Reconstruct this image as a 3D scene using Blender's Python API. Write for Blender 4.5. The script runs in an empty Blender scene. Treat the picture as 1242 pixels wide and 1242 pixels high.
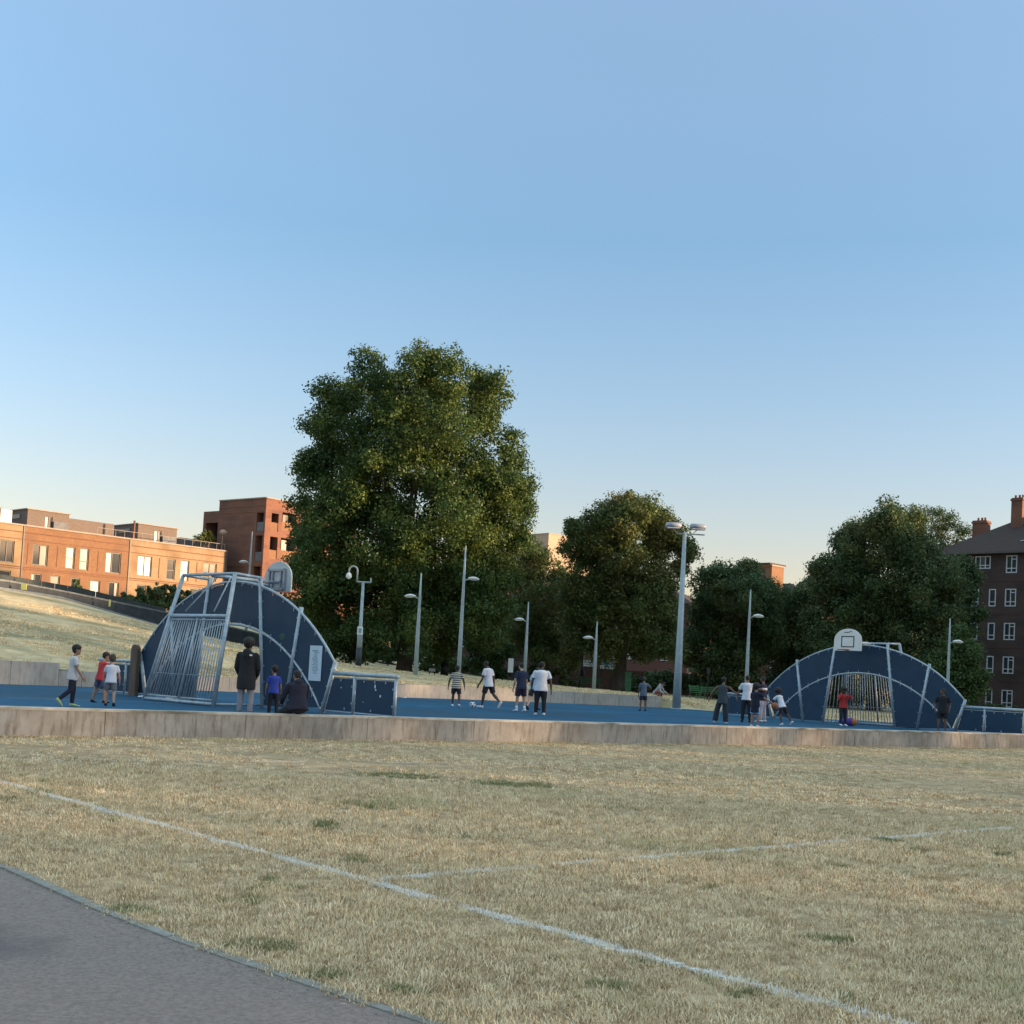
import bpy, math, random
import numpy as np
from mathutils import Vector, Matrix
random.seed(7)
rng = np.random.default_rng(7)
S = bpy.context.scene
COL = S.collection

# ------------------------------------------------------------------ camera
F, ROLL, PITCH, EYE = 1500.0, math.radians(3.1), math.atan(69.4 / 1500.0), 1.6
cam = bpy.data.cameras.new('camera'); camo = bpy.data.objects.new('camera', cam); COL.objects.link(camo)
cam.sensor_width = 36; cam.lens = 36 * F / 1242; cam.shift_y = (752.5 - 621) / 1242
cam.clip_start = .1; cam.clip_end = 6000
fw = Vector((0, math.cos(PITCH), math.sin(PITCH))); up0 = Vector((0, -math.sin(PITCH), math.cos(PITCH))); xr = Vector((1, 0, 0))
rt = xr * math.cos(ROLL) + up0 * math.sin(ROLL); up = up0 * math.cos(ROLL) - xr * math.sin(ROLL)
m = Matrix((rt, up, -fw)).transposed().to_4x4(); m.translation = (0, 0, EYE); camo.matrix_world = m
S.camera = camo

# ------------------------------------------------------------------ light
SUN_DIR = Vector((.985, -.17, 0)).normalized(); SUN_EL = math.radians(8.2)
W = bpy.data.worlds.new('World'); S.world = W; W.use_nodes = True
nt = W.node_tree; nt.nodes.clear()
sky = nt.nodes.new('ShaderNodeTexSky'); sky.sky_type = 'NISHITA'; sky.sun_disc = False
sky.sun_elevation = SUN_EL; sky.sun_rotation = math.atan2(SUN_DIR.x, SUN_DIR.y)
sky.air_density = 1.15; sky.dust_density = .7; sky.ozone_density = 2.2
bg = nt.nodes.new('ShaderNodeBackground'); bg.inputs['Strength'].default_value = .15
out = nt.nodes.new('ShaderNodeOutputWorld')
# low sky dimmed, zenith brightened and warmed to lift shade, even in every direction
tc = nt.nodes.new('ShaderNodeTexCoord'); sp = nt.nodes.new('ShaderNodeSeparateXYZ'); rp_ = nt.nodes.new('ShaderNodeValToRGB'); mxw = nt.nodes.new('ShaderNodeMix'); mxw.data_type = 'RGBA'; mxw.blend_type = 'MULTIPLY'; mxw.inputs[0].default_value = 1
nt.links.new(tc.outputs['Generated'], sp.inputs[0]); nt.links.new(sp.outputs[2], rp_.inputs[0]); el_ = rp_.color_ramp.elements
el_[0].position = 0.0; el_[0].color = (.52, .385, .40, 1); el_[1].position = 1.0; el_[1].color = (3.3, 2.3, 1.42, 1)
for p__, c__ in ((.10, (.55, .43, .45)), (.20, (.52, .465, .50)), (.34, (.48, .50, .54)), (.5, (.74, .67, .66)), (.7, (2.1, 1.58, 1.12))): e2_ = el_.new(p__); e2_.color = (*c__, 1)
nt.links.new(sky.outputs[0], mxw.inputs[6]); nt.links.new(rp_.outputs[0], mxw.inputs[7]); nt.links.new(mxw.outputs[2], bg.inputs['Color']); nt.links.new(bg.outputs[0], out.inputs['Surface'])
sl = bpy.data.lights.new('sun', 'SUN'); sl.energy = 2.7; sl.angle = math.radians(1.5); sl.color = (1, .66, .38)
so = bpy.data.objects.new('sun', sl); COL.objects.link(so)
sd = Vector((SUN_DIR.x * math.cos(SUN_EL), SUN_DIR.y * math.cos(SUN_EL), math.sin(SUN_EL)))
so.rotation_euler = sd.to_track_quat('Z', 'Y').to_euler(); so.location = (60, -20, 60)
S.view_settings.view_transform = 'Standard'; S.view_settings.look = 'None'
S.view_settings.exposure = 2.1; S.view_settings.gamma = 1
S.render.engine = 'CYCLES'; S.cycles.max_bounces = 6; S.cycles.transparent_max_bounces = 6
S.cycles.use_denoising = True

# ------------------------------------------------------------------ helpers
def ray(u, v):
    du = u - 621; dv = 752.5 - v
    x = du * math.cos(ROLL) - dv * math.sin(ROLL); y = du * math.sin(ROLL) + dv * math.cos(ROLL)
    return (x, F * math.cos(PITCH) - y * math.sin(PITCH), F * math.sin(PITCH) + y * math.cos(PITCH))
def at(u, v, Y):                       # survey helper: a sighting line cut at distance Y
    d = ray(u, v); t = Y / d[1]; return Vector((d[0] * t, Y, EYE + d[2] * t))

def mat(name, c1, c2=None, scale=1.0, rough=.8, bump=0, stretch=(1, 1, 1), metal=0, detail=6, c3=None, s3=.2, a3=(.45, .65), coords='Object', spec=.5):
    m = bpy.data.materials.new(name); m.use_nodes = True; n = m.node_tree; b = n.nodes['Principled BSDF']
    b.inputs['Roughness'].default_value = rough; b.inputs['Metallic'].default_value = metal
    b.inputs['Specular IOR Level'].default_value = spec
    if c2 is None: c2 = tuple(v * .8 for v in c1)
    L = n.links.new
    if coords == 'World':
        g = n.nodes.new('ShaderNodeNewGeometry'); src = g.outputs['Position']
    else:
        g = n.nodes.new('ShaderNodeTexCoord'); src = g.outputs['Object']
    mp = n.nodes.new('ShaderNodeMapping'); mp.inputs['Scale'].default_value = stretch; L(src, mp.inputs[0])
    no = n.nodes.new('ShaderNodeTexNoise'); no.inputs['Scale'].default_value = scale; no.inputs['Detail'].default_value = detail
    no.inputs['Roughness'].default_value = .62; L(mp.outputs[0], no.inputs['Vector'])
    cr = n.nodes.new('ShaderNodeValToRGB'); cr.color_ramp.elements[0].position = .35; cr.color_ramp.elements[1].position = .66
    cr.color_ramp.elements[0].color = (*c1, 1); cr.color_ramp.elements[1].color = (*c2, 1); L(no.outputs[0], cr.inputs[0])
    col = cr.outputs[0]
    if c3:
        n3 = n.nodes.new('ShaderNodeTexNoise'); n3.inputs['Scale'].default_value = s3; n3.inputs['Detail'].default_value = 5; L(mp.outputs[0], n3.inputs['Vector'])
        r3 = n.nodes.new('ShaderNodeMapRange'); r3.inputs[1].default_value = a3[0]; r3.inputs[2].default_value = a3[1]; L(n3.outputs[0], r3.inputs[0])
        mx = n.nodes.new('ShaderNodeMix'); mx.data_type = 'RGBA'; L(r3.outputs[0], mx.inputs[0]); L(col, mx.inputs[6]); mx.inputs[7].default_value = (*c3, 1)
        col = mx.outputs[2]
    L(col, b.inputs['Base Color'])
    if bump:
        bp = n.nodes.new('ShaderNodeBump'); bp.inputs['Strength'].default_value = bump; bp.inputs['Distance'].default_value = .03
        L(no.outputs[0], bp.inputs['Height']); L(bp.outputs[0], b.inputs['Normal'])
    return m

class MB:
    def __init__(s): s.v = []; s.f = []
    def add(s, vs, fs):
        o = len(s.v); s.v += [tuple(p) for p in vs]; s.f += [tuple(i + o for i in f) for f in fs]; return s
    def box(s, c, size, ax=None):
        c = Vector(c); X, Y, Z = ax if ax else (Vector((1, 0, 0)), Vector((0, 1, 0)), Vector((0, 0, 1)))
        a, b, d = size[0] / 2, size[1] / 2, size[2] / 2
        vs = [c + X * (i * a) + Y * (j * b) + Z * (k * d) for k in (-1, 1) for j in (-1, 1) for i in (-1, 1)]
        return s.add(vs, [(0, 2, 3, 1), (4, 5, 7, 6), (0, 1, 5, 4), (2, 6, 7, 3), (0, 4, 6, 2), (1, 3, 7, 5)])
    def tube(s, pts, r, n=8, cap=True):
        pts = [Vector(p) for p in pts]; k = len(pts)
        rr = r if isinstance(r, (list, tuple)) else [r] * k
        vs = []; pn = None
        for i, p in enumerate(pts):
            t = (pts[min(i + 1, k - 1)] - pts[max(i - 1, 0)]).normalized()
            if pn is None:
                pn = t.orthogonal().normalized()
            else:
                pn = (pn - t * pn.dot(t)).normalized()
            q = t.cross(pn)
            for j in range(n):
                a = 2 * math.pi * j / n; vs.append(p + (pn * math.cos(a) + q * math.sin(a)) * rr[i])
        fs = [(i * n + j, i * n + (j + 1) % n, (i + 1) * n + (j + 1) % n, (i + 1) * n + j) for i in range(k - 1) for j in range(n)]
        if cap: fs += [tuple(range(n - 1, -1, -1)), tuple((k - 1) * n + j for j in range(n))]
        return s.add(vs, fs)
    def loft(s, rings, n=12):
        # rings: (center, side vector, forward vector, a, b)
        vs = []
        for c, sx, fy, a, b in rings:
            for j in range(n):
                t = 2 * math.pi * j / n; vs.append(Vector(c) + sx * (a * math.cos(t)) + fy * (b * math.sin(t)))
        k = len(rings)
        fs = [(i * n + j, i * n + (j + 1) % n, (i + 1) * n + (j + 1) % n, (i + 1) * n + j) for i in range(k - 1) for j in range(n)]
        fs += [tuple(range(n - 1, -1, -1)), tuple((k - 1) * n + j for j in range(n))]
        return s.add(vs, fs)
    def ball(s, c, r, nu=12, nv=8, ax=None):
        c = Vector(c); r = r if isinstance(r, (tuple, list)) else (r, r, r)
        X, Y, Z = ax if ax else (Vector((1, 0, 0)), Vector((0, 1, 0)), Vector((0, 0, 1)))
        vs = [c - Z * r[2]]
        for i in range(1, nv):
            a = -math.pi / 2 + math.pi * i / nv
            for j in range(nu):
                t = 2 * math.pi * j / nu
                vs.append(c + X * (r[0] * math.cos(a) * math.cos(t)) + Y * (r[1] * math.cos(a) * math.sin(t)) + Z * (r[2] * math.sin(a)))
        vs.append(c + Z * r[2]); e = len(vs) - 1
        fs = [(0, 1 + (j + 1) % nu, 1 + j) for j in range(nu)]
        for i in range(nv - 2):
            for j in range(nu):
                a = 1 + i * nu; fs.append((a + j, a + (j + 1) % nu, a + nu + (j + 1) % nu, a + nu + j))
        a = 1 + (nv - 2) * nu; fs += [(a + j, a + (j + 1) % nu, e) for j in range(nu)]
        return s.add(vs, fs)
    def prism(s, poly, o, X, Z, d):
        # polygon (x,z) in plane through o, extruded by vector d
        o = Vector(o); n = len(poly); vs = [o + X * p[0] + Z * p[1] for p in poly]; vs += [v + d for v in vs]
        fs = [tuple(range(n)), tuple(range(2 * n - 1, n - 1, -1))] + [(i, i + n, (i + 1) % n + n, (i + 1) % n) for i in range(n)]
        return s.add(vs, fs)
    def mesh(s, name, smooth=False):
        me = bpy.data.meshes.new(name); me.from_pydata(s.v, [], s.f); me.validate()
        if smooth: me.shade_smooth()
        me.update(); return me
    def build(s, name, material, parent=None, smooth=False, fix=True):
        me = s.mesh(name, smooth)
        if fix:
            import bmesh
            bm = bmesh.new(); bm.from_mesh(me); bmesh.ops.recalc_face_normals(bm, faces=bm.faces); bm.to_mesh(me); bm.free()
        if material: me.materials.append(material)
        o = bpy.data.objects.new(name, me); COL.objects.link(o)
        if parent: attach(o, parent)
        return o

def attach(o, parent):
    o.parent = parent
    o.matrix_parent_inverse = parent_world(parent).inverted()
def parent_world(p):
    m = Matrix.LocRotScale(p.location, p.rotation_euler, p.scale)
    return parent_world(p.parent) @ p.matrix_parent_inverse @ m if p.parent else m
def tag(o, label=None, cat=None, group=None, kind=None):
    if label: o['label'] = label
    if cat: o['category'] = cat
    if group: o['group'] = group
    if kind: o['kind'] = kind
    return o
def empty(name, loc, rz=0):
    o = bpy.data.objects.new(name, None); COL.objects.link(o); o.location = loc; o.rotation_euler = (0, 0, rz); o.empty_display_size = .3; return o
def copy_tree(o, parent=None):
    c = o.copy(); COL.objects.link(c)
    if parent: c.parent = parent; c.matrix_parent_inverse = o.matrix_parent_inverse.copy()
    for ch in [x for x in bpy.data.objects if x.parent == o and x is not c]: copy_tree(ch, c)
    return c
UP = Vector((0, 0, 1))

# ------------------------------------------------------------------ materials
M = {}
M['soil'] = mat('dry_turf_soil', (.30, .215, .125), (.50, .38, .235), 2.2, .95, .6, c3=(.25, .20, .12), s3=.35, a3=(.5, .72), coords='World', spec=.1)
M['bank'] = mat('dry_bank_turf', (.40, .325, .19), (.62, .52, .33), 1.1, .95, .8, c3=(.25, .23, .135), s3=.16, a3=(.46, .64), coords='World', stretch=(1, 2.2, 2), spec=.1)
def blade_mat(name, c1, c2, c3):
    m = bpy.data.materials.new(name); m.use_nodes = True; n = m.node_tree; b = n.nodes['Principled BSDF']; L = n.links.new
    b.inputs['Roughness'].default_value = .7; b.inputs['Specular IOR Level'].default_value = .25
    oi = n.nodes.new('ShaderNodeObjectInfo'); cr = n.nodes.new('ShaderNodeValToRGB')
    e = cr.color_ramp.elements; e[0].color = (*c1, 1); e[1].color = (*c2, 1); L(oi.outputs['Random'], cr.inputs[0])
    g = n.nodes.new('ShaderNodeNewGeometry'); no = n.nodes.new('ShaderNodeTexNoise'); no.inputs['Scale'].default_value = .45; no.inputs['Detail'].default_value = 6
    L(g.outputs['Position'], no.inputs['Vector'])
    mr = n.nodes.new('ShaderNodeMapRange'); mr.inputs[1].default_value = .55; mr.inputs[2].default_value = .72; L(no.outputs[0], mr.inputs[0])
    mx = n.nodes.new('ShaderNodeMix'); mx.data_type = 'RGBA'; L(mr.outputs[0], mx.inputs[0]); L(cr.outputs[0], mx.inputs[6]); mx.inputs[7].default_value = (*c3, 1)
    L(mx.outputs[2], b.inputs['Base Color'])
    return m
M['blade'] = blade_mat('straw_grass', (.42, .31, .18), (.92, .77, .51), (.55, .48, .28))
M['blade_green'] = blade_mat('green_grass', (.16, .19, .07), (.36, .34, .17), (.26, .27, .12))
M['blade_white'] = blade_mat('chalked_grass', (.68, .64, .58), (.90, .86, .79), (.78, .74, .67))
M['chalk'] = mat('white_line_paint', (.60, .59, .55), (.76, .75, .71), 9, .9, coords='World')
M['asphalt'] = mat('worn_asphalt', (.18, .142, .126), (.285, .23, .205), 38, .92, .5, coords='World', c3=(.085, .074, .074), s3=.55, a3=(.56, .70), detail=9)
M['edging'] = mat('concrete_edging', (.20, .195, .175), (.30, .29, .26), 14, .95, .5, coords='World')
M['court'] = mat('blue_court_surface', (.005, .070, .145), (.010, .092, .18), .8, .8, .05, coords='World', c3=(.018, .062, .105), spec=.2, s3=.18)
M['court_line'] = mat('faded_court_line', (.25, .33, .40), (.4, .47, .52), 5, .8, coords='World')
def concrete(name, base, light, stain):
    m = mat(name, base, light, 1.1, .92, .35, coords='World'); n = m.node_tree; L = n.links.new; b = n.nodes['Principled BSDF']
    cur = b.inputs['Base Color'].links[0].from_socket
    g = n.nodes.new('ShaderNodeNewGeometry'); mp = n.nodes.new('ShaderNodeMapping'); mp.inputs['Scale'].default_value = (5.5, 5.5, .9); L(g.outputs['Position'], mp.inputs[0])
    no = n.nodes.new('ShaderNodeTexNoise'); no.inputs['Scale'].default_value = 1.6; no.inputs['Detail'].default_value = 7; no.inputs['Roughness'].default_value = .7; L(mp.outputs[0], no.inputs['Vector'])
    mr = n.nodes.new('ShaderNodeMapRange'); mr.inputs[1].default_value = .48; mr.inputs[2].default_value = .72; L(no.outputs[0], mr.inputs[0])
    mx = n.nodes.new('ShaderNodeMix'); mx.data_type = 'RGBA'; L(mr.outputs[0], mx.inputs[0]); L(cur, mx.inputs[6]); mx.inputs[7].default_value = (*stain, 1)
    L(mx.outputs[2], b.inputs['Base Color']); return m
M['wall'] = concrete('stained_concrete', (.27, .25, .22), (.43, .405, .365), (.15, .12, .09))
M['coping'] = mat('weathered_wall_top', (.44, .40, .35), (.60, .56, .50), 3, .95, .3, coords='World', c3=(.2, .18, .13), s3=1.2)
M['farwall'] = concrete('pale_concrete', (.36, .335, .29), (.48, .45, .40), (.28, .24, .18))
M['steel'] = mat('galvanised_steel', (.28, .35, .40), (.42, .49, .53), 6, .45, .05, metal=.35)
M['steel_dull'] = mat('dull_galvanised_steel', (.30, .35, .38), (.44, .49, .52), 9, .55, metal=.3)
M['navy'] = mat('navy_laminate_panel', (.015, .040, .076), (.020, .050, .090), 1.7, .55, .0, c3=(.020, .052, .10), s3=3.5, a3=(.62, .8), spec=.25)
M['clip'] = mat('panel_clip_steel', (.26, .33, .38), (.36, .43, .48), 6, .4, metal=.3)
M['board'] = mat('backboard_white', (.66, .66, .62), (.76, .76, .72), 2, .5)
M['board_back'] = mat('backboard_back_grey', (.42, .47, .48), (.52, .56, .56), 2, .6)
M['rim'] = mat('orange_rim_paint', (.55, .13, .03), (.45, .10, .03), 6, .5)
M['dark'] = mat('dark_metal', (.015, .02, .03), (.03, .035, .045), 5, .6)
M['net'] = mat('grey_net_cord', (.5, .5, .48), None, 5, .9)
M['paper'] = mat('notice_paper', (.50, .60, .68), (.58, .67, .74), 8, .6)
M['print'] = mat('faded_print', (.20, .27, .33), (.27, .33, .38), 8, .8)
M['brown_board'] = mat('brown_weathered_timber', (.085, .055, .038), (.16, .11, .08), 4, .85, .3, stretch=(6, 6, .5))
M['bark'] = mat('bark', (.035, .028, .022), (.08, .062, .045), 3, .95, .7, stretch=(1, 1, .35))
M['bark_pale'] = mat('mottled_plane_bark', (.06, .045, .03), (.12, .09, .06), 2.2, .95, .6, c3=(.035, .028, .02), s3=1.2)
def leafmat(name, c1, c2, c3, tr=.3):
    m = bpy.data.materials.new(name); m.use_nodes = True; n = m.node_tree; b = n.nodes['Principled BSDF']; L = n.links.new
    b.inputs['Roughness'].default_value = .55; b.inputs['Specular IOR Level'].default_value = .3
    g = n.nodes.new('ShaderNodeNewGeometry')
    cr = n.nodes.new('ShaderNodeValToRGB'); e = cr.color_ramp.elements; e[0].color = (*c1, 1); e[1].color = (*c2, 1)
    L(g.outputs['Random Per Island'], cr.inputs[0])
    no = n.nodes.new('ShaderNodeTexNoise'); no.inputs['Scale'].default_value = .35; no.inputs['Detail'].default_value = 4; L(g.outputs['Position'], no.inputs['Vector'])
    mr = n.nodes.new('ShaderNodeMapRange'); mr.inputs[1].default_value = .45; mr.inputs[2].default_value = .68; L(no.outputs[0], mr.inputs[0])
    mx = n.nodes.new('ShaderNodeMix'); mx.data_type = 'RGBA'; L(mr.outputs[0], mx.inputs[0]); L(cr.outputs[0], mx.inputs[6]); mx.inputs[7].default_value = (*c3, 1)
    L(mx.outputs[2], b.inputs['Base Color'])
    t = n.nodes.new('ShaderNodeBsdfTranslucent'); L(mx.outputs[2], t.inputs['Color'])
    ms = n.nodes.new('ShaderNodeMixShader'); ms.inputs[0].default_value = tr
    o = n.nodes['Material Output']; L(b.outputs[0], ms.inputs[1]); L(t.outputs[0], ms.inputs[2]); L(ms.outputs[0], o.inputs['Surface'])
    return m
M['leaf_plane'] = leafmat('plane_tree_leaf', (.022, .060, .018), (.075, .125, .030), (.10, .14, .028))
M['leaf_dark'] = leafmat('dark_leaf', (.038, .080, .034), (.085, .135, .046), (.10, .115, .036))
M['leaf_gold'] = leafmat('olive_leaf', (.048, .086, .026), (.11, .145, .04), (.13, .13, .034))
M['leaf_bright'] = leafmat('bright_leaf', (.045, .09, .03), (.09, .15, .045), (.07, .11, .035))
M['brick_orange'] = mat('orange_stock_brick', (.175, .092, .048), (.235, .125, .066), 4, .9, .2, coords='World', c3=(.17, .09, .052), s3=.5)
M['brick_buff'] = mat('buff_stock_brick', (.25, .17, .10), (.32, .22, .13), 4, .9, .2, coords='World', c3=(.21, .135, .075), s3=.5)
M['brick_red'] = mat('red_brown_brick', (.155, .068, .046), (.20, .092, .06), 4, .9, .2, coords='World', c3=(.125, .058, .042), s3=.4, stretch=(1, 1, 3))
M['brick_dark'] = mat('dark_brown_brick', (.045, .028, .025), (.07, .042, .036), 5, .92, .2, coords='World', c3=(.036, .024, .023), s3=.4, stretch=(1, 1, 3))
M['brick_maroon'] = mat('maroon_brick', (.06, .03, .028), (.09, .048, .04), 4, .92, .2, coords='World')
M['roof'] = mat('brown_clay_tile_roof', (.028, .018, .017), (.05, .030, .026), 3, .85, .4, coords='World', stretch=(1, 1, 6))
M['capstone'] = mat('pale_parapet_cap', (.26, .22, .19), (.32, .28, .24), 3, .8)
M['grey_clad'] = mat('grey_brown_cladding', (.11, .085, .075), (.16, .125, .105), 3, .8, coords='World', stretch=(1, 1, 5))
M['dark_clad'] = mat('slate_cladding', (.09, .10, .115), (.14, .15, .165), 3, .7, coords='World')
M['frame_dark'] = mat('dark_window_frame', (.05, .045, .04), (.08, .07, .06), 4, .5)
M['frame_white'] = mat('white_window_frame', (.42, .44, .48), (.52, .54, .57), 4, .5)
def glass(name, c, rough=.08):
    m = mat(name, c, tuple(v * .6 for v in c), .9, rough, coords='World', spec=.8); return m
M['glass'] = glass('dark_window_glass', (.035, .045, .055)); M['blind'] = glass('window_with_pale_blind', (.07, .067, .06), .35)
M['glass_mid'] = glass('window_with_curtain', (.05, .05, .05), .2)
M['render'] = mat('cream_render', (.30, .235, .17), (.36, .28, .21), 2, .8, coords='World')
M['slate_wall'] = mat('slate_grey_wall', (.035, .045, .055), (.06, .07, .08), 3, .85, .1, coords='World')
M['slate_cap'] = mat('grey_coping', (.13, .15, .16), (.19, .21, .22), 3, .85, coords='World')
M['mesh_dark'] = mat('dark_green_fence', (.03, .042, .045), (.05, .065, .068), 3, .8)
M['yellow'] = mat('yellow_notice', (.55, .55, .12), (.62, .62, .2), 5, .6)
M['street'] = mat('street_tarmac', (.05, .05, .055), (.075, .073, .078), 6, .9, coords='World')
M['pole'] = mat('grey_lamp_pole', (.26, .33, .36), (.34, .41, .43), 5, .5, metal=.15)
M['lamp_shell'] = mat('pale_lamp_shell', (.62, .66, .68), (.7, .74, .76), 4, .4)
M['flood'] = mat('floodlight_grey', (.25, .27, .32), (.33, .35, .40), 5, .45, metal=.2)
M['flood_glass'] = mat('floodlight_glass', (.62, .60, .58), (.7, .68, .66), 3, .15)
M['green_paint'] = mat('green_painted_steel', (.03, .12, .05), (.05, .17, .07), 4, .6)
M['sign_white'] = mat('white_sign_board', (.66, .70, .76), (.74, .78, .82), 4, .5); M['sign_blue'] = mat('blue_sign_print', (.10, .30, .58), (.15, .36, .62), 4, .5)
M['black'] = mat('black_paint', (.012, .013, .016), (.02, .021, .025), 4, .5)
M['car'] = mat('dark_blue_car_paint', (.02, .028, .05), (.03, .04, .065), 2, .25); M['tyre'] = mat('tyre_rubber', (.015, .015, .016), None, 4, .9)

# ------------------------------------------------------------------ ground
WA = Vector((-9.4, 23.0, 0)); WD = Vector((.784, .62, 0)).normalized(); WN = Vector((-WD.y, WD.x, 0))   # near wall front foot, direction, away from camera
def wall_pt(k, off=0, z=0): p = WA + WD * k + WN * off; return Vector((p.x, p.y, z))
def sheet(name, pts, z, material, kind='structure'):
    me = bpy.data.meshes.new(name); me.from_pydata([(p[0], p[1], z) for p in pts], [], [tuple(range(len(pts)))])
    me.materials.append(material); o = bpy.data.objects.new(name, me); COL.objects.link(o); return tag(o, kind=kind)
K0, K1 = -70, 75
sheet('grass_field', [(-260, -220), (320, -220), (320, wall_pt(K1 + 200, .2).y), wall_pt(K1, .2)[:2], wall_pt(K0, .2)[:2], (-260, wall_pt(K0 - 200, .2).y)], 0, M['soil'])
FARW = [(-60, -4), (-30, 29.4), (-17.4, 43.3), (-15.6, 45.35), (-4.78, 57.19), (-2.25, 60.4), (1.03, 63.0), (8.3, 67.2), (9.7, 66.6), (24.7, 50.2)]
KE = wall_pt(K1, .3)
FARL = FARW + [(KE.x, KE.y)]
court = [(p[0], p[1] + (.15 if i < 8 else .0)) for i, p in enumerate(FARW)]
court = court + [wall_pt((24.7 + 9.4) / WD.x, .25)[:2], wall_pt(-60, .25)[:2]]
sheet('court', court, .42, M['court'])

# far terrain: smooth surface through surveyed heights
cp = [(-60, -4, 1.2), (-30, 29.4, 1.15), (-17.4, 43.3, 1.2), (-15.6, 45.35, .95), (-10, 51.4, .9), (-4.78, 57.19, .95), (1.03, 63, 1.0), (8.3, 67.2, .98), (9.7, 66.6, .44), (16, 59.7, .43), (24.7, 50.2, .42), (60, 78, .5)]
for u, v, Y in [(0, 797.5, 48), (130, 799.5, 51.2), (275, 809, 57), (0, 787, 48.8), (130, 790, 52), (275, 801, 57.8),
                (0, 714.5, 72), (72, 725.5, 75), (190, 759, 80), (300, 788, 84), (400, 806, 85), (500, 817.6, 78), (560, 822, 78), (640, 828, 79), (700, 834, 79), (850, 848.5, 78), (930, 858, 78)]:
    p = at(u, v, Y); cp.append((p.x, p.y, p.z))
cp += [(17, 58.5, .45), (30, 70, .6), (45, 90, .6), (80, 90, .6), (-80, 75, 6), (-48, 92, 6.4), (-42, 105, 6.6), (-25, 110, 5.5), (-12, 110, 2.2), (0, 100, 1.2), (20, 100, .9), (40, 105, .7),
       (-80, 140, 7), (-30, 150, 6.5), (0, 150, 2.), (50, 150, 1.), (0, 300, 3), (-200, 300, 6), (200, 300, 1), (-60, 30, 2.5), (-45, 50, 3.5)]
cp = np.array(cp); A2 = cp[:, :2]
def kern(d): return np.where(d > 0, d, 0.)
Dm = np.linalg.norm(A2[:, None] - A2[None], axis=2); n_ = len(cp)
G = np.zeros((n_ + 3, n_ + 3)); G[:n_, :n_] = kern(Dm) + np.eye(n_) * .02; G[:n_, n_:] = np.c_[np.ones(n_), A2]; G[n_:, :n_] = G[:n_, n_:].T
sol = np.linalg.solve(G, np.r_[cp[:, 2], 0, 0, 0])
def height(x, y):
    x = np.atleast_1d(np.asarray(x, float)); y = np.atleast_1d(np.asarray(y, float))
    d = np.linalg.norm(np.stack([x, y], -1)[..., None, :] - A2, axis=-1)
    z = kern(d) @ sol[:n_] + sol[n_] + sol[n_ + 1] * x + sol[n_ + 2] * y
    return np.clip(z, .425, 8.5)
def hz(x, y): return float(height(x, y)[0])
fx = np.array([p[0] for p in FARL]); fy = np.array([p[1] for p in FARL])
xs = np.unique(np.concatenate([np.linspace(-60, KE.x, 170), fx])); qs = np.concatenate([np.linspace(0, 12, 22), np.linspace(13, 60, 48), np.geomspace(64, 900, 24)]) + .05
gx = np.repeat(xs[:, None], len(qs), 1); gy_ = np.interp(xs, fx, fy)[:, None] + qs[None]
gx = gx * (1 + np.clip(qs - 40, 0, None)[None] / 250)
gz_ = height(gx.ravel(), gy_.ravel()).reshape(gx.shape)
gz_[:, 0] = np.where(xs > 8.25, .424, gz_[:, 0]) 
me = bpy.data.meshes.new('grass_bank'); nq = len(qs)
vs = np.stack([gx, gy_, gz_], -1).reshape(-1, 3)
fs = [(i * nq + j, (i + 1) * nq + j, (i + 1) * nq + j + 1, i * nq + j + 1) for i in range(len(xs) - 1) for j in range(nq - 1)]
me.from_pydata(vs.tolist(), [], fs); me.shade_smooth(); me.materials.append(M['bank'])
o = bpy.data.objects.new('grass_bank', me); COL.objects.link(o); tag(o, kind='structure')
big = sheet('distant_ground', [(-5000, -400), (5000, -400), (5000, 5500), (-5000, 5500)], -.3, M['bank'])

# asphalt path with concrete edging, bottom left
pth = [Vector(p).to_3d() for p in [(-9.5, 15.5), (-6.6, 12.1), (-4.9, 10.4), (-3.63, 9.11), (-2.63, 7.94), (-1.88, 7.14), (-1.29, 6.58), (-.66, 6.0), (.1, 5.35), (1.2, 4.4), (2.6, 3.3)]]
sheet('path', [(p.x, p.y) for p in pth] + [(1.2, 1.2), (-3, -3), (-20, -3), (-20, 12)], .012, M['asphalt'])
e = MB()
for i in range(len(pth) - 1):
    a, b = pth[i], pth[i + 1]; L_ = (b - a).length; k = max(1, int(L_ / .9)); d = (b - a).normalized(); nn = Vector((-d.y, d.x, 0))
    if nn.y < 0: nn = -nn
    for j in range(k):
        p0 = a + d * (L_ * j / k + .004); p1 = a + d * (L_ * (j + 1) / k - .004); w0 = .075 + random.uniform(-.012, .012)
        zz = .022 + random.uniform(-.004, .004)
        e.box(((p0 + p1) / 2 + nn * w0 / 2).to_tuple()[:2] + (zz - .04,), ((p1 - p0).length, w0, .08), (d, nn, UP))
tag(e.build('path_edging', M['edging']), kind='structure')

gm = MB()
for _ in range(420):
    i = random.randrange(3, 9); a, b = pth[i], pth[i + 1]; c = a.lerp(b, random.random()); d = (b - a).normalized(); nn = Vector((-d.y, d.x, 0)); nn = -nn if nn.y > 0 else nn
    c = c + nn * (abs(random.gauss(0, .16)) - .02); sz = random.uniform(.003, .008)
    gm.add([(c.x - sz, c.y, .014), (c.x, c.y - sz * .7, .014), (c.x + sz, c.y, .014), (c.x, c.y + sz * .7, .014), (c.x, c.y, .014 + sz)], [(0, 1, 4), (1, 2, 4), (2, 3, 4), (3, 0, 4)])
tag(gm.build('path_grit', M['edging'], fix=False), kind='stuff')
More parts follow.
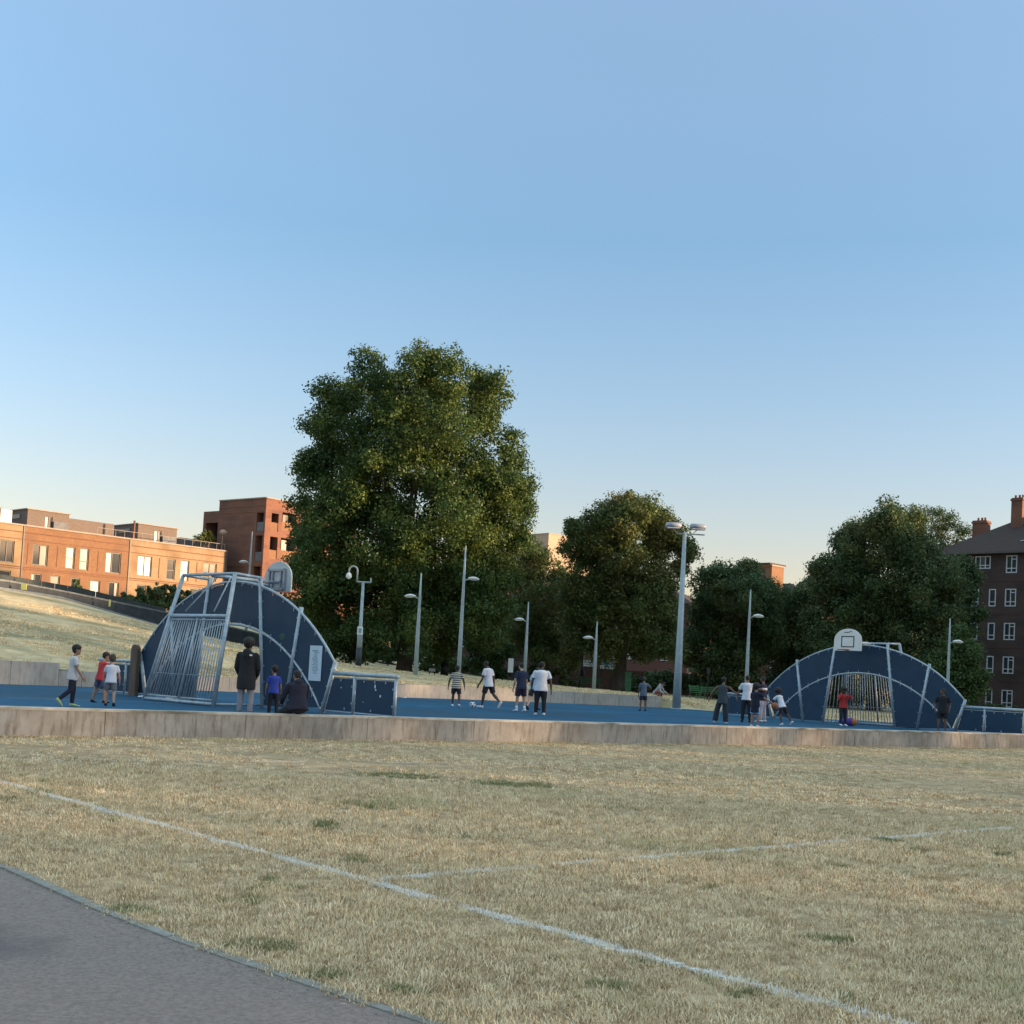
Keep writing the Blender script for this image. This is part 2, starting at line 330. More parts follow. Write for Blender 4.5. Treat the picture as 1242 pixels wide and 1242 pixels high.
# white pitch lines: broken chalk patches 4 mm proud of the soil
LINES = [((-7.6, 16.7), (2.5, 5.6)), ((-.9, 9.53), (6.6, 16.1)), ((-12.5, 14.6), (10.5, 30.2))]
LINES[0] = ((-9.2, 18.5), (2.35, 5.75))
def line_mark(nm, a, b, w, keep):
    a = Vector((*a, 0)); b = Vector((*b, 0)); d = (b - a); L_ = d.length; d.normalize(); nn = Vector((-d.y, d.x, 0)); mb = MB(); k = int(L_ / .05)
    for j in range(k):
        s_ = j * .05
        if random.random() > keep * (.6 + .6 * math.sin(s_ * 1.9 + 1) * math.sin(s_ * .7)): continue
        for q in range(3):
            c = a + d * (s_ + random.random() * .05) + nn * random.gauss(0, w * .3); r = random.uniform(.012, .035)
            pts = [c + Vector((math.cos(t) * r * random.uniform(.6, 1.5), math.sin(t) * r * random.uniform(.5, 1.1), 0)) for t in [i * math.pi / 3 for i in range(6)]]
            z = .004 + random.random() * .008
            mb.add([(p.x, p.y, z) for p in pts], [tuple(range(6))])
    tag(mb.build('pitch_line', M['chalk'], fix=False), kind='structure')
line_mark('a', *LINES[0], .08, 1.1); line_mark('b', *LINES[1], .07, .9); line_mark('c', *LINES[2], .09, .35)

# ------------------------------------------------------------------ grass blades (geometry nodes, instanced tufts)
def tuft(name, nb, h, spread, w, material):
    mb = MB()
    for i in range(nb):
        a = random.random() * 6.283; r = spread * math.sqrt(random.random()); b = Vector((math.cos(a) * r, math.sin(a) * r, 0))
        la = random.random() * 6.283; ln = random.uniform(.5, 1.5) if random.random() < .85 else random.uniform(.0, .4); hh = h * random.uniform(.45, 1.1)
        t = Vector((math.cos(la) * math.sin(ln), math.sin(la) * math.sin(ln), math.cos(ln))); sd_ = Vector((-math.sin(la), math.cos(la), 0)) * w * random.uniform(.6, 1.2)
        m1 = b + (t + UP * .5).normalized() * hh * .55; tip = m1 + (t - UP * .15) * hh * .5
        mb.add([b - sd_, b + sd_, m1 + sd_ * .8, m1 - sd_ * .8, tip], [(0, 1, 2, 3), (3, 2, 4)])
    me = mb.mesh(name); me.materials.append(material); o = bpy.data.objects.new(name, me); return o
def scatter(name, P, scl, src, label_kind=True):
    c = bpy.data.collections.new(name + '_source')
    for s_ in src: c.objects.link(s_)
    me = bpy.data.meshes.new(name); me.vertices.add(len(P)); me.vertices.foreach_set('co', P.astype(np.float32).ravel())
    at_ = me.attributes.new('tuft_scale', 'FLOAT', 'POINT'); at_.data.foreach_set('value', scl.astype(np.float32))
    o = bpy.data.objects.new(name, me); COL.objects.link(o)
    ng = bpy.data.node_groups.new(name, 'GeometryNodeTree'); ng.interface.new_socket('Geometry', in_out='INPUT', socket_type='NodeSocketGeometry'); ng.interface.new_socket('Geometry', in_out='OUTPUT', socket_type='NodeSocketGeometry')
    N = ng.nodes; L = ng.links.new
    gi = N.new('NodeGroupInput'); go = N.new('NodeGroupOutput'); ci = N.new('GeometryNodeCollectionInfo'); ci.inputs['Collection'].default_value = c
    ci.inputs['Separate Children'].default_value = True; ci.inputs['Reset Children'].default_value = True
    ip = N.new('GeometryNodeInstanceOnPoints'); ip.inputs['Pick Instance'].default_value = True
    rv = N.new('FunctionNodeRandomValue'); rv.data_type = 'INT'; rv.inputs[4].default_value = 0; rv.inputs[5].default_value = len(src) - 1
    rr = N.new('FunctionNodeRandomValue'); rr.data_type = 'FLOAT_VECTOR'; rr.inputs[0].default_value = (-.15, -.15, 0); rr.inputs[1].default_value = (.15, .15, 6.283)
    na = N.new('GeometryNodeInputNamedAttribute'); na.data_type = 'FLOAT'; na.inputs['Name'].default_value = 'tuft_scale'
    L(gi.outputs[0], ip.inputs['Points']); L(ci.outputs[0], ip.inputs['Instance']); L(rv.outputs[2], ip.inputs['Instance Index'])
    L(rr.outputs[0], ip.inputs['Rotation']); L(na.outputs[0], ip.inputs['Scale']); L(ip.outputs[0], go.inputs[0])
    md = o.modifiers.new('scatter', 'NODES'); md.node_group = ng
    return tag(o, kind='stuff')
T_straw = [tuft('straw_tuft', 13, random.choice((.030, .038, .048)), .045, .0025, M['blade']) for _ in range(9)]
T_far = [tuft('straw_clump', 14, .055, .10, .006, M['blade']) for _ in range(4)]
T_green = [tuft('green_tuft', 16, .06, .05, .003, M['blade_green']) for _ in range(3)]
T_white = [tuft('chalked_tuft', 10, .038, .025, .0024, M['blade_white']) for _ in range(3)]
def vnoise(x, y, sc, seed=0):
    from mathutils import noise
    r = np.random.default_rng(seed + 99); g = r.random((256, 256)); xf = x / sc; yf = y / sc
    xi = np.floor(xf).astype(int); yi = np.floor(yf).astype(int); tx = xf - xi; ty = yf - yi; tx = tx * tx * (3 - 2 * tx); ty = ty * ty * (3 - 2 * ty)
    f = lambda a, b: g[a % 256, b % 256]
    return (f(xi, yi) * (1 - tx) + f(xi + 1, yi) * tx) * (1 - ty) + (f(xi, yi + 1) * (1 - tx) + f(xi + 1, yi + 1) * tx) * ty
pxs = np.array([p.x for p in pth][::1]); pys = np.array([p.y for p in pth])
def in_field(x, y):
    k = (x - WA.x) * WN.x + (y - WA.y) * WN.y
    side = np.interp(x, pxs, pys); edge = y > side + .045 + .06 * np.sin(x * 9) * np.sin(x * 23)
    return (k < -.02) & edge
def seg_d(x, y, a, b):
    ax, ay = a; dx, dy = b[0] - ax, b[1] - ay; L2 = dx * dx + dy * dy; t = np.clip(((x - ax) * dx + (y - ay) * dy) / L2, 0, 1)
    return np.hypot(x - ax - t * dx, y - ay - t * dy), t * math.sqrt(L2)
def pts_in(y0, y1, dens, wfac=.56):
    area = wfac * (y1 ** 2 - y0 ** 2); n = int(area * dens); y = np.sqrt(rng.random(n) * (y1 ** 2 - y0 ** 2) + y0 ** 2); x = (rng.random(n) * 2 - 1) * wfac * y
    k = in_field(x, y); return x[k], y[k]
allx = []; ally = []; alls = []
for y0, y1, dn, s0 in ((3.0, 8, 1500, 1.0), (8, 12, 1000, 1.05), (12, 18, 480, 1.2)):
    x, y = pts_in(y0, y1, dn); nz = vnoise(x, y, .28, 1) * .5 + vnoise(x, y, .9, 2) * .35 + vnoise(x * .6, y, 2.7, 3) * .3
    keep = rng.random(len(x)) < np.clip((nz - .22) * 2.6, .38, 1); x, y, nz = x[keep], y[keep], nz[keep]
    allx.append(x); ally.append(y); alls.append(s0 * (.5 + nz * .95) * (.7 + .6 * rng.random(len(x))))
X_ = np.concatenate(allx); Y_ = np.concatenate(ally); S_ = np.concatenate(alls)
d1, t1 = seg_d(X_, Y_, *LINES[0]); d2, t2 = seg_d(X_, Y_, *LINES[1])
br = vnoise(X_, Y_, .32, 8)
onl = (((d1 < .06) & (br > .22)) | ((d2 < .055) & (br > .3))) & (rng.random(len(X_)) < .92)
grn = (vnoise(X_, Y_, .55, 11) * .5 + vnoise(X_, Y_, .17, 12) * .5 > .83) & ~onl & (rng.random(len(X_)) < .75)
gcl = [(-1.3, 7.07, .09), (-1.38, 7.12, .06), (-2.3, 7.85, .08), (-.85, 6.45, .07), (-1.66, 14.8, .22), (-1.4, 14.5, .15), (-1.55, 19.1, .3), (0.2, 18.6, .35), (4.33, 13.96, .08), (-5.2, 14.3, .14), (-.45, 6.26, .05)]
gX = []; gY = []
for cx_, cy_, cr_ in gcl:
    n = int(150 * (cr_ / .1) ** .9); gX.append(cx_ + rng.normal(size=n) * cr_); gY.append(cy_ + rng.normal(size=n) * cr_ * .8)
Z0 = lambda x, y, z=0.0: np.stack([x, y, np.full(len(x), z)], -1)
S_[onl] *= .85
ex_, ey_, es_ = [], [], []
for (a_, b_), w_l, dn, thr, seed_ in ((LINES[0], .05, 340, .36, 31), (LINES[1], .048, 380, .28, 32), (LINES[2], .05, 90, .62, 33)):
    L_ = math.hypot(b_[0] - a_[0], b_[1] - a_[1]); n = int(L_ * dn); t = rng.random(n); o_f = rng.normal(size=n) * w_l * .62; ux, uy = (b_[0] - a_[0]) / L_, (b_[1] - a_[1]) / L_
    x = a_[0] + ux * t * L_ - uy * o_f; y = a_[1] + uy * t * L_ + ux * o_f; wv = vnoise(t * L_, np.zeros(n), .45, seed_) * .6 + vnoise(t * L_, np.zeros(n), .13, seed_ + 5) * .4
    k = (wv > thr) | (rng.random(n) < .18); ex_.append(x[k]); ey_.append(y[k]); es_.append(.55 + .5 * rng.random(k.sum()))
ex_, ey_, es_ = map(np.concatenate, (ex_, ey_, es_)); kf = in_field(ex_, ey_)
far_l = (seg_d(X_, Y_, *LINES[0])[0] < .045) | (seg_d(X_, Y_, *LINES[1])[0] < .04); thin = far_l & ~onl & (rng.random(len(X_)) < .6); X_, Y_, S_, onl, grn = X_[~thin], Y_[~thin], S_[~thin], onl[~thin], grn[~thin]
scatter('dry_grass', Z0(X_[~onl & ~grn], Y_[~onl & ~grn]), S_[~onl & ~grn], T_straw)
gX, gY = np.concatenate(gX), np.concatenate(gY); kg = in_field(gX, gY)
scatter('green_grass', np.concatenate([Z0(X_[grn], Y_[grn]), Z0(gX[kg], gY[kg])]), np.concatenate([S_[grn] * .75, .45 + .5 * rng.random(kg.sum())]), T_green)
scatter('chalked_grass', np.concatenate([Z0(X_[onl], Y_[onl]), Z0(ex_[kf], ey_[kf])]), np.concatenate([S_[onl], es_[kf]]), T_white)
x, y = pts_in(18, 48, 80, .5); nz = vnoise(x, y, .9, 4) * .5 + vnoise(x, y, 2.6, 5) * .5
keep = rng.random(len(x)) < np.clip((nz - .15) * 2.2, .3, 1); x, y, nz = x[keep], y[keep], nz[keep]
ex = (rng.random(2600) * 1.0) * 60 - 12; exy = []
P = Z0(x, y); sc_ = (.45 + nz * .65) * (.7 + .6 * rng.random(len(x)))
kk = rng.random(5200) * 62 - 12; off = -rng.random(5200) ** 1.5 * .28
WP = np.stack([WA.x + WD.x * kk + WN.x * off, WA.y + WD.y * kk + WN.y * off, np.zeros(5200)], -1)
P = np.concatenate([P, WP]); sc_ = np.concatenate([sc_, .5 + .75 * rng.random(5200)])
scatter('short_dry_grass', P, sc_, T_far)
xx = rng.random(60000) * 60 - 32; yy = np.interp(xx, fx, fy) + .3 + rng.random(60000) ** 1.2 * 34
nz = vnoise(xx, yy, 1.4, 21) * .55 + vnoise(xx, yy, 4.5, 22) * .45; k = (rng.random(60000) < np.clip((nz - .3) * 2.6, .05, 1)) & ((xx < 9) | (yy > np.interp(xx, fx, fy) + 1)) & (np.abs(xx / yy) < .5)
def on_ramp(x, y): return False
xx, yy, nz = xx[k], yy[k], nz[k]; RAMP_BACK = None
rampx = np.array([at(u, v, Y).x for u, v, Y in [(-80, 700, 68), (0, 714.5, 72), (72, 725.5, 75), (190, 759, 80), (300, 788, 84), (400, 806, 85)]]); rampy = np.array([68, 72, 75, 80, 84, 85.])
k = (yy < np.interp(xx, rampx, rampy) - .1) & (yy < 79.5); xx, yy, nz = xx[k], yy[k], nz[k]
scatter('bank_grass', np.stack([xx, yy, height(xx, yy) - .01], -1), (.9 + nz) * (.8 + .6 * rng.random(len(xx))), T_far)

# ------------------------------------------------------------------ low concrete walls
root = empty('low_concrete_wall', wall_pt(0, .2)); tag(root, 'long low stained concrete wall between the dry field and the blue court', 'wall')
k = -34.0
while k < 44:
    L_ = 3.0; mb = MB(); c = wall_pt(k + L_ / 2, .215, .23); mb.box(c, (L_ - .012, .43, .56), (WD, WN, UP)); sct = mb.build('wall_section', M['wall'], root)
    mb = MB(); mb.box(wall_pt(k + L_ / 2, .215, .53), (L_ - .008, .452, .045), (WD, WN, UP)); mb.build('coping', M['coping'], sct)
    k += L_
def poly_wall(rootname, label, pts, ztops, zb, th, step, mt, cat='wall'):
    pts = [Vector((*p, 0)) for p in pts]; r = empty(rootname, (pts[0].x, pts[0].y, zb)); tag(r, label, cat)
    for i in range(len(pts) - 1):
        a, b = pts[i], pts[i + 1]; L_ = (b - a).length; n = max(1, round(L_ / step)); d = (b - a).normalized(); nn = Vector((-d.y, d.x, 0))
        for j in range(n):
            t = (j + .5) / n; zt = ztops[i] * (1 - t) + ztops[i + 1] * t; c = a + d * (L_ * t) + nn * th / 2
            z0 = min(zb[i], zb[i + 1]) if isinstance(zb, list) else zb
            MB().box((c.x, c.y, (zt + z0) / 2), (L_ / n - .015, th, zt - z0), (d, nn, UP)).build('wall_section', mt, r)
    return r
poly_wall('terrace_wall', 'higher left end of the pale concrete wall behind the court', [FARW[0], FARW[1], (-17.4, 43.3), (-16.2, 44.66)], [1.3, 1.25, 1.25, 1.25], .25, .4, 3, M['farwall'])
poly_wall('terrace_wall', 'lower pale concrete wall along the far edge of the blue court', [(-16.2, 44.66), (-15.6, 45.35), (-4.78, 57.19), (-2.25, 60.4), (1.03, 63.0), (8.32, 67.22)], [1.0, .98, 1.0, 1.06, 1.04, 1.02], .25, .4, 3, M['farwall'])
w2 = [at(-90, 0, 44), at(0, 0, 48), at(130, 0, 51.2), at(275, 0, 57), at(400, 0, 64)]
w2z = [1.95, at(0, 786.6, 48).z, at(130, 790, 51.2).z, at(275, 800, 57).z, 1.42]
poly_wall('terrace_wall', 'upper concrete terrace wall half buried in the grass bank', [(p.x, p.y) for p in w2], w2z, .8, .35, 3, M['farwall'])

# ------------------------------------------------------------------ arched goal units
def goal_unit(loc, nx, ny, label, zs, hoop_d, hoop_z, back_seen):
    rz = math.atan2(ny, nx); r = empty('arched_goal', (loc[0], loc[1], .42), rz); tag(r, label, 'goal', 'arched steel goals with basketball hoops')

    X, Yb, Z = Vector((math.cos(rz), math.sin(rz), 0)), Vector((-math.sin(rz), math.cos(rz), 0)), UP
    if back_seen: Yb = -Yb                      # direction from the arch to its cage
    O = Vector((loc[0], loc[1], .42))
    def P(s, d, z): return O + X * s + Yb * d + Z * (z * zs)
    RO, CO = 6.19, 3.3 - 6.19; RI, CI = 5.15, 2.15 - 5.15
    zo = lambda s: CO + math.sqrt(max(0, RO * RO - s * s)); zi = lambda s: CI + math.sqrt(max(0, RI * RI - s * s))
    # posts: (foot s, top s)
    posts = [(4.2, 4.62), (2.65, 3.07), (1.68, 1.22)]
    def post_s(j, z):
        f, t = posts[j]; zt = [1.25, 2.5, 3.3][j]; return f + (t - f) * z / zt
    for sg in (-1, 1):
        for j, (f, t) in enumerate(posts):
            zt = [1.28, 2.62, 3.42][j]; st = post_s(j, zt)
            MB().tube([P(sg * f, .0, -.05), P(sg * st, .0, zt)], [.062, .062], 10).build('post', M['steel'], r, True)
    MB().tube([P(s, 0, zo(s)) for s in np.linspace(-4.62, 4.62, 41)], .036, 8).build('outer_arch_tube', M['steel'], r, True)
    MB().tube([P(s, 0, max(0.02, zi(s))) for s in np.linspace(-4.16, 4.16, 41)], .036, 8).build('inner_arch_tube', M['steel'], r, True)
    # navy panels: bays between posts, above and below the inner arch
    th = Yb * .014; o_ = -Yb * .007
    def s_at_z(j, fn):
        s_ = posts[j][0]
        for _ in range(30): s_ = post_s(j, fn(s_))
        return s_
    gap = .055
    def panel(poly): 
        mb = MB(); mb.prism([(p[0], p[1] * zs) for p in poly], O + o_, X, Z, th); return mb.build('panel', M['navy'], r)
    for sg in (-1, 1):
        # outer bays upper (between inner arch and outer arch)
        for j0, j1 in ((0, 1), (1, 2)):
            a_in, a_out = s_at_z(j0, zi) if j0 else 4.16, s_at_z(j0, zo); b_in, b_out = s_at_z(j1, zi), s_at_z(j1, zo)
            top = [(s, zo(s) - .045) for s in np.linspace(b_out + gap, a_out - gap, 12)]; bot = [(s, zi(s) + .045) for s in np.linspace((a_in - gap) if j0 else 4.12, b_in + gap, 12)]
            poly = [(sg * p[0], p[1]) for p in top + bot]; panel(poly)
        # lower bays (beneath inner arch)
        for j0, j1 in ((0, 1), (1, 2)):
            b_in = s_at_z(j1, zi)
            if j0 == 0:
                b0 = posts[1][0] + gap; arc = [(s, zi(s) - .045) for s in np.linspace(b_in + gap, 4.05, 12)]; poly = arc + [(b0, .06)]
            else:
                a_in = s_at_z(1, zi); arc = [(s, zi(s) - .045) for s in np.linspace(b_in + gap, a_in - gap, 8)]; poly = arc + [(posts[1][0] - gap, .06), (posts[2][0] + gap, .06)]
            panel([(sg * p[0], p[1]) for p in poly])
    b2 = s_at_z(2, zo); b3 = s_at_z(2, zi)
    panel([(s, zo(s) - .045) for s in np.linspace(-b2 + gap, b2 - gap, 14)] + [(s, zi(s) + .045) for s in np.linspace(b3 - gap, -b3 + gap, 14)])
    # clips along arches and posts
    mb = MB()
    for fn, lo, hi, sgn in ((zo, -4.4, 4.4, -1), (zi, -3.9, 3.9, 1), (zi, -3.9, 3.9, -1)):
        for s in np.arange(lo, hi, .48):
            if fn is zi and sgn < 0 and abs(s) < 1.8: continue
            t = Vector((s, 0, 0)); c = P(s, .0, fn(s) + sgn * .07); mb.box(c, (.018, .06, .09), (X, Yb, Z))
    for sg in (-1, 1):
        for j in range(3):
            zt = [1.2, 2.4, 3.2][j]
            for z in np.arange(.25, zt, .42):
                for q in (-1, 1):
                    if j == 2 and q < 0 and z < 1.95: continue
                    mb.box(P(sg * (post_s(j, z) + q * .085), 0, z), (.05, .05, .024), (X, Yb, Z))
    tag(mb.build('panel_clips', M['clip'], r), kind='stuff')
    # low wings each side
    for sg in (-1, 1):
        for s in (5.42, 6.95): MB().tube([P(sg * s, 0, -.05), P(sg * s, 0, 1.0)], .045, 8).build('wing_post', M['steel'], r, True)
        MB().tube([P(sg * 4.55, 0, 1.0), P(sg * 7.02, 0, 1.0)], .055, 8).build('top_rail', M['steel'], r, True)
        MB().tube([P(sg * 4.3, 0, .07), P(sg * 6.95, 0, .07)], .022, 6).build('bottom_rail', M['steel'], r, True)
        MB().tube([P(sg * 4.6, 0, .9), P(sg * 6.9, 0, .9)], .018, 6).build('upper_rail', M['steel'], r, True)
        panel([(sg * 4.34, .1), (sg * 5.36, .1), (sg * 5.36, .88), (sg * 4.58, .88)]); panel([(sg * 5.48, .1), (sg * 6.89, .1), (sg * 6.89, .88), (sg * 5.48, .88)])
        mb = MB()
        for s, z in [(4.9, .84), (5.1, .16), (5.8, .84), (6.2, .84), (6.6, .84), (6.1, .16), (5.35, .3), (5.35, .7), (5.5, .3), (5.5, .7), (6.88, .3), (6.88, .7)]:
            mb.box(P(sg * s, 0, z), (.035, .05, .05), (X, Yb, Z))
        tag(mb.build('wing_clips', M['clip'], r), kind='stuff')
    # cage behind the mouth
    B0, B1, TZ = 1.6, .87, 3.42
    def cg(s, z): t = z / TZ; return P(s * (1.68 + (1.24 - 1.68) * t), B0 + (B1 - B0) * t, z)
    for sg in (-1, 1):
        MB().tube([cg(sg, -.05), cg(sg, TZ)], .06, 8).build('cage_post', M['steel'], r, True)
        MB().tube([cg(sg, TZ), P(sg * 1.22, 0, 3.38)], .045, 8).build('cage_top_rail', M['steel'], r, True)
        MB().tube([cg(sg, .06), P(sg * 1.68, 0, .06)], .03, 6).build('cage_bottom_rail', M['steel'], r, True)
        MB().tube([cg(sg * .5, 2.42), P(sg * .32, .35, 3.4)], .022, 6).build('brace', M['steel_dull'], r, True)
    MB().tube([cg(-1, TZ), cg(1, TZ)], .045, 8).build('cage_top_rail', M['steel'], r, True)
    MB().tube([cg(-1, 2.3), cg(1, 2.3)], .055, 8).build('cage_rail', M['steel'], r, True)
    MB().tube([cg(-1, .05), cg(1, .05)], .05, 8).build('cage_rail', M['steel'], r, True)
    MB().tube([cg(-.0, .12), cg(0, 2.24)], .04, 8).build('cage_mullion', M['steel'], r, True)
    for half in (-1, 1):
        for i in range(11):
            s = half * (.07 + .86 * (i + .5) / 11)
            MB().tube([cg(s, .16), cg(s, 2.2)], .0165, 6).build('bar', M['steel'], r, True)
        a, b = half * .05, half * .95
        for z in (.15, 2.2): MB().tube([cg(a, z), cg(b, z)], .026, 6).build('bar_frame', M['steel'], r, True)
        MB().tube([cg(b, .15), cg(b, 2.2)], .024, 6).build('bar_frame', M['steel'], r, True)
        MB().tube([cg(a, .75), cg(b, .75)], .010, 5).build('bar_frame', M['steel'], r, True)
    # side bars of the cage
    for sg in (-1, 1):
        for i in range(3 if sg > 0 else 4):
            t = (i + 1) / 5
            MB().tube([P(sg * 1.66, B0 * t, .06), P(sg * (1.68 - .28), (B0 - .45) * t, 2.15)], .0165, 6).build('bar', M['steel'], r, True) if sg < 0 else None
    # hoop arm and backboard on the court side
    D = -hoop_d
    MB().tube([P(-.0, .75, 3.40), P(0, D + .12, 3.40)], .055, 8).build('hoop_arm', M['steel'], r, True)
    MB().tube([P(-.25, .85, 3.46), P(-.25, D + .15, 3.30)], .03, 8).build('hoop_arm', M['steel'], r, True)
    zb = hoop_z
    prof = [(-.64, 0), (.64, 0)] + [(.64 * math.cos(t), .42 + .48 * math.sin(t)) for t in np.linspace(0, math.pi, 17)]
    mb = MB(); mb.prism([(p[0], p[1]) for p in prof], P(0, D, zb / zs * 1), X, Z, -Yb * .03)
    bb = mb.build('backboard', M['board'], r)
    mb = MB(); mb.prism([(p[0] * .99, .004 + p[1] * .99) for p in prof], P(0, D, zb / zs) + Yb * .012, X, Z, -Yb * .01); mb.build('backing', M['board_back'], bb)
    fc = P(0, D - .034, zb / zs)
    mb = MB()
    for a, b, c, d_ in ((-.3, -.26, .14, .60), (.26, .3, .14, .60), (-.3, .3, .56, .60), (-.3, .3, .14, .18)):
        mb.box(fc + X * (a + b) / 2 + Z * (c + d_) / 2, (b - a, .008, d_ - c), (X, Yb, Z))
    mb.box(fc + X * -.06 + Z * .75, (.24, .008, .03), (X, Yb, Z)).box(fc + X * .12 + Z * .78, (.1, .008, .03), (X, Yb, Z))
    mb.build('backboard_markings', M['dark'], bb)
    mb = MB(); bc = P(0, D + .05, zb / zs)
    for a, b, c, d_ in ((-.4, .4, .62, .68), (-.4, .4, .06, .12), (-.4, -.33, .06, .68), (.33, .4, .06, .68), (-.22, .22, .28, .33), (-.22, -.17, .1, .6), (.17, .22, .1, .6)):
        mb.box(bc + X * (a + b) / 2 + Z * (c + d_) / 2, (b - a, .05, d_ - c), (X, Yb, Z))
    mb.build('mounting_frame', M['flood'], bb)
    rc = P(0, D - .03 - .36, zb / zs) + Z * .03
    MB().tube([rc + X * (.23 * math.cos(t)) + Yb * (.23 * math.sin(t)) for t in np.linspace(0, 2 * math.pi, 21)], .014, 6).build('rim', M['rim'], r, True)
    MB().box(rc + Yb * .29, (.16, .12, .05), (X, Yb, Z)).build('rim_bracket', M['rim'], r)
    return r, P, X, Yb
gl, PL, XL, YL = goal_unit((-7.9, 34.93), .741, -.671, 'near arched blue goal seen from behind, steel cage towards the camera', 1.05, 1.5, 3.30, True)
gr_, PR, XR, YR = goal_unit((14.47, 51.1), .678, -.735, 'far arched blue goal seen from the front with white hoop board', 1.0, .98, 3.02, False)
# notice on the back of the near goal
nb = MB(); nb.box(PL(3.84, .022, 1.22), (.50, .008, .92), (XL, YL, UP)); nt_ = nb.build('notice', M['paper']); tag(nt_, 'white printed notice fixed to the blue panel of the near goal', 'notice')
mb = MB()
for i in range(17):
    w = random.uniform(.10, .30); mb.box(PL(3.84 + random.uniform(-.03, .03), .028, 1.53 - i * .035), (w, .004, .016 if i else .03), (XL, YL, UP))
mb.build('printed_lines', M['print'], nt_)
mb = MB()
for s_, z_, w_, h_ in ((6.21, .74, .04, .09), (6.24, .66, .04, .04), (4.92, .66, .025, .03), (6.42, .52, .04, .06), (5.8, .35, .02, .02)):
    mb.box(PL(s_, .012, z_), (w_, .006, h_), (XL, YL, UP))
tag(mb.build('paint_fleck', M['sign_white'], gl), kind='stuff')
mb = MB(); mb.ball(PL(2.35, -.0, 1.86), (.17, .012, .13), 12, 6, (XL, YL, UP)); mb.build('green_smear', mat('green_spray_paint', (.02, .10, .05), (.012, .05, .06), 6, .6), gl)
# brown rounded board against the far end of the near goal
mb = MB(); prof = [(-.18, 0), (.18, 0), (.18, 1.4)] + [(.18 * math.cos(t), 1.4 + .18 * math.sin(t)) for t in np.linspace(.2, math.pi - .2, 8)] + [(-.18, 1.4)]
tag(MB().prism(prof, PL(-4.66, .10, 0), XL, UP, YL * .12).build('rounded_board', M['brown_board']), 'tall brown round-topped timber board at the far end of the near goal', 'board')
# faded court markings
for a, b in (((-3.2, 44.2), (10.2, 55.3)), ((-12.5, 31.0), (-6.8, 35.4))):
    a = Vector((*a, 0)); b = Vector((*b, 0)); d = (b - a).normalized(); nn = Vector((-d.y, d.x, 0)) * .03
    sheet('court_marking', [(a - nn)[:2], (b - nn)[:2], (b + nn)[:2], (a + nn)[:2]], .424, M['court_line'])

# ------------------------------------------------------------------ buildings
def frame_of(A, B):
    A = Vector((A[0], A[1], 0)); B = Vector((B[0], B[1], 0)); d = (B - A).normalized(); return A, d, Vector((d.y, -d.x, 0))   # along, outward (towards the camera side)
def facade(mb, A, U, N, u0, u1, z0, z1, holes, dep=.22):
    us = sorted({u0, u1} | {h[i] for h in holes for i in (0, 1)}); zs = sorted({z0, z1} | {h[i] for h in holes for i in (2, 3)})
    inside = lambda u, z: any(h[0] < u < h[1] and h[2] < z < h[3] for h in holes)
    Pt = lambda u, z, d=0: A + U * u + UP * z - N * d
    for i in range(len(us) - 1):
        for j in range(len(zs) - 1):
            if not inside((us[i] + us[i + 1]) / 2, (zs[j] + zs[j + 1]) / 2):
                mb.add([Pt(us[i], zs[j]), Pt(us[i + 1], zs[j]), Pt(us[i + 1], zs[j + 1]), Pt(us[i], zs[j + 1])], [(0, 1, 2, 3)])
    for a, b, c, d in [h[:4] for h in holes]:
        q = [(a, c), (b, c), (b, d), (a, d)]
        for k in range(4):
            p, r = q[k], q[(k + 1) % 4]; mb.add([Pt(*p), Pt(*r), Pt(*r, dep), Pt(*p, dep)], [(0, 1, 2, 3)])
def shell(mb, A, U, N, u0, u1, z0, z1, depth):          # the other sides of a block
    Pt = lambda u, z, d: A + U * u + UP * z - N * d
    for u in (u0, u1): mb.add([Pt(u, z0, 0), Pt(u, z0, depth), Pt(u, z1, depth), Pt(u, z1, 0)], [(0, 1, 2, 3)])
    mb.add([Pt(u0, z0, depth), Pt(u1, z0, depth), Pt(u1, z1, depth), Pt(u0, z1, depth)], [(0, 1, 2, 3)])
    mb.add([Pt(u0, z1, 0), Pt(u1, z1, 0), Pt(u1, z1, depth), Pt(u0, z1, depth)], [(0, 1, 2, 3)])
def window(parent, A, U, N, a, b, c, d, fm, panes, mull=(), trans=(), fw_=.09, dep=.12):
    Pt = lambda u, z, k: A + U * u + UP * z - N * k
    mb = MB(); ax = (U, N, UP); g = .012
    mb.box(Pt((a + b) / 2, c + fw_ / 2 + g, dep), (b - a - 2 * g, .07, fw_), ax).box(Pt((a + b) / 2, d - fw_ / 2 - g, dep), (b - a - 2 * g, .07, fw_), ax)
    mb.box(Pt(a + fw_ / 2 + g, (c + d) / 2, dep), (fw_, .066, d - c - 2 * fw_), ax).box(Pt(b - fw_ / 2 - g, (c + d) / 2, dep), (fw_, .066, d - c - 2 * fw_), ax)
    for t in mull: mb.box(Pt(a + (b - a) * t, (c + d) / 2, dep), (fw_ * .8, .064, d - c - 2 * fw_), ax)
    for t in trans: mb.box(Pt((a + b) / 2, c + (d - c) * t, dep), (b - a - 2 * fw_, .062, fw_ * .8), ax)
    f = mb.build('window', fm, parent)
    us = [a] + [a + (b - a) * t for t in mull] + [b]
    for i in range(len(us) - 1):
        p = panes[i % len(panes)]
        MB().box(Pt((us[i] + us[i + 1]) / 2, (c + d) / 2, dep + .045), (us[i + 1] - us[i] - .03, .012, d - c - .04), ax).build('pane', M[p], f)
    return f

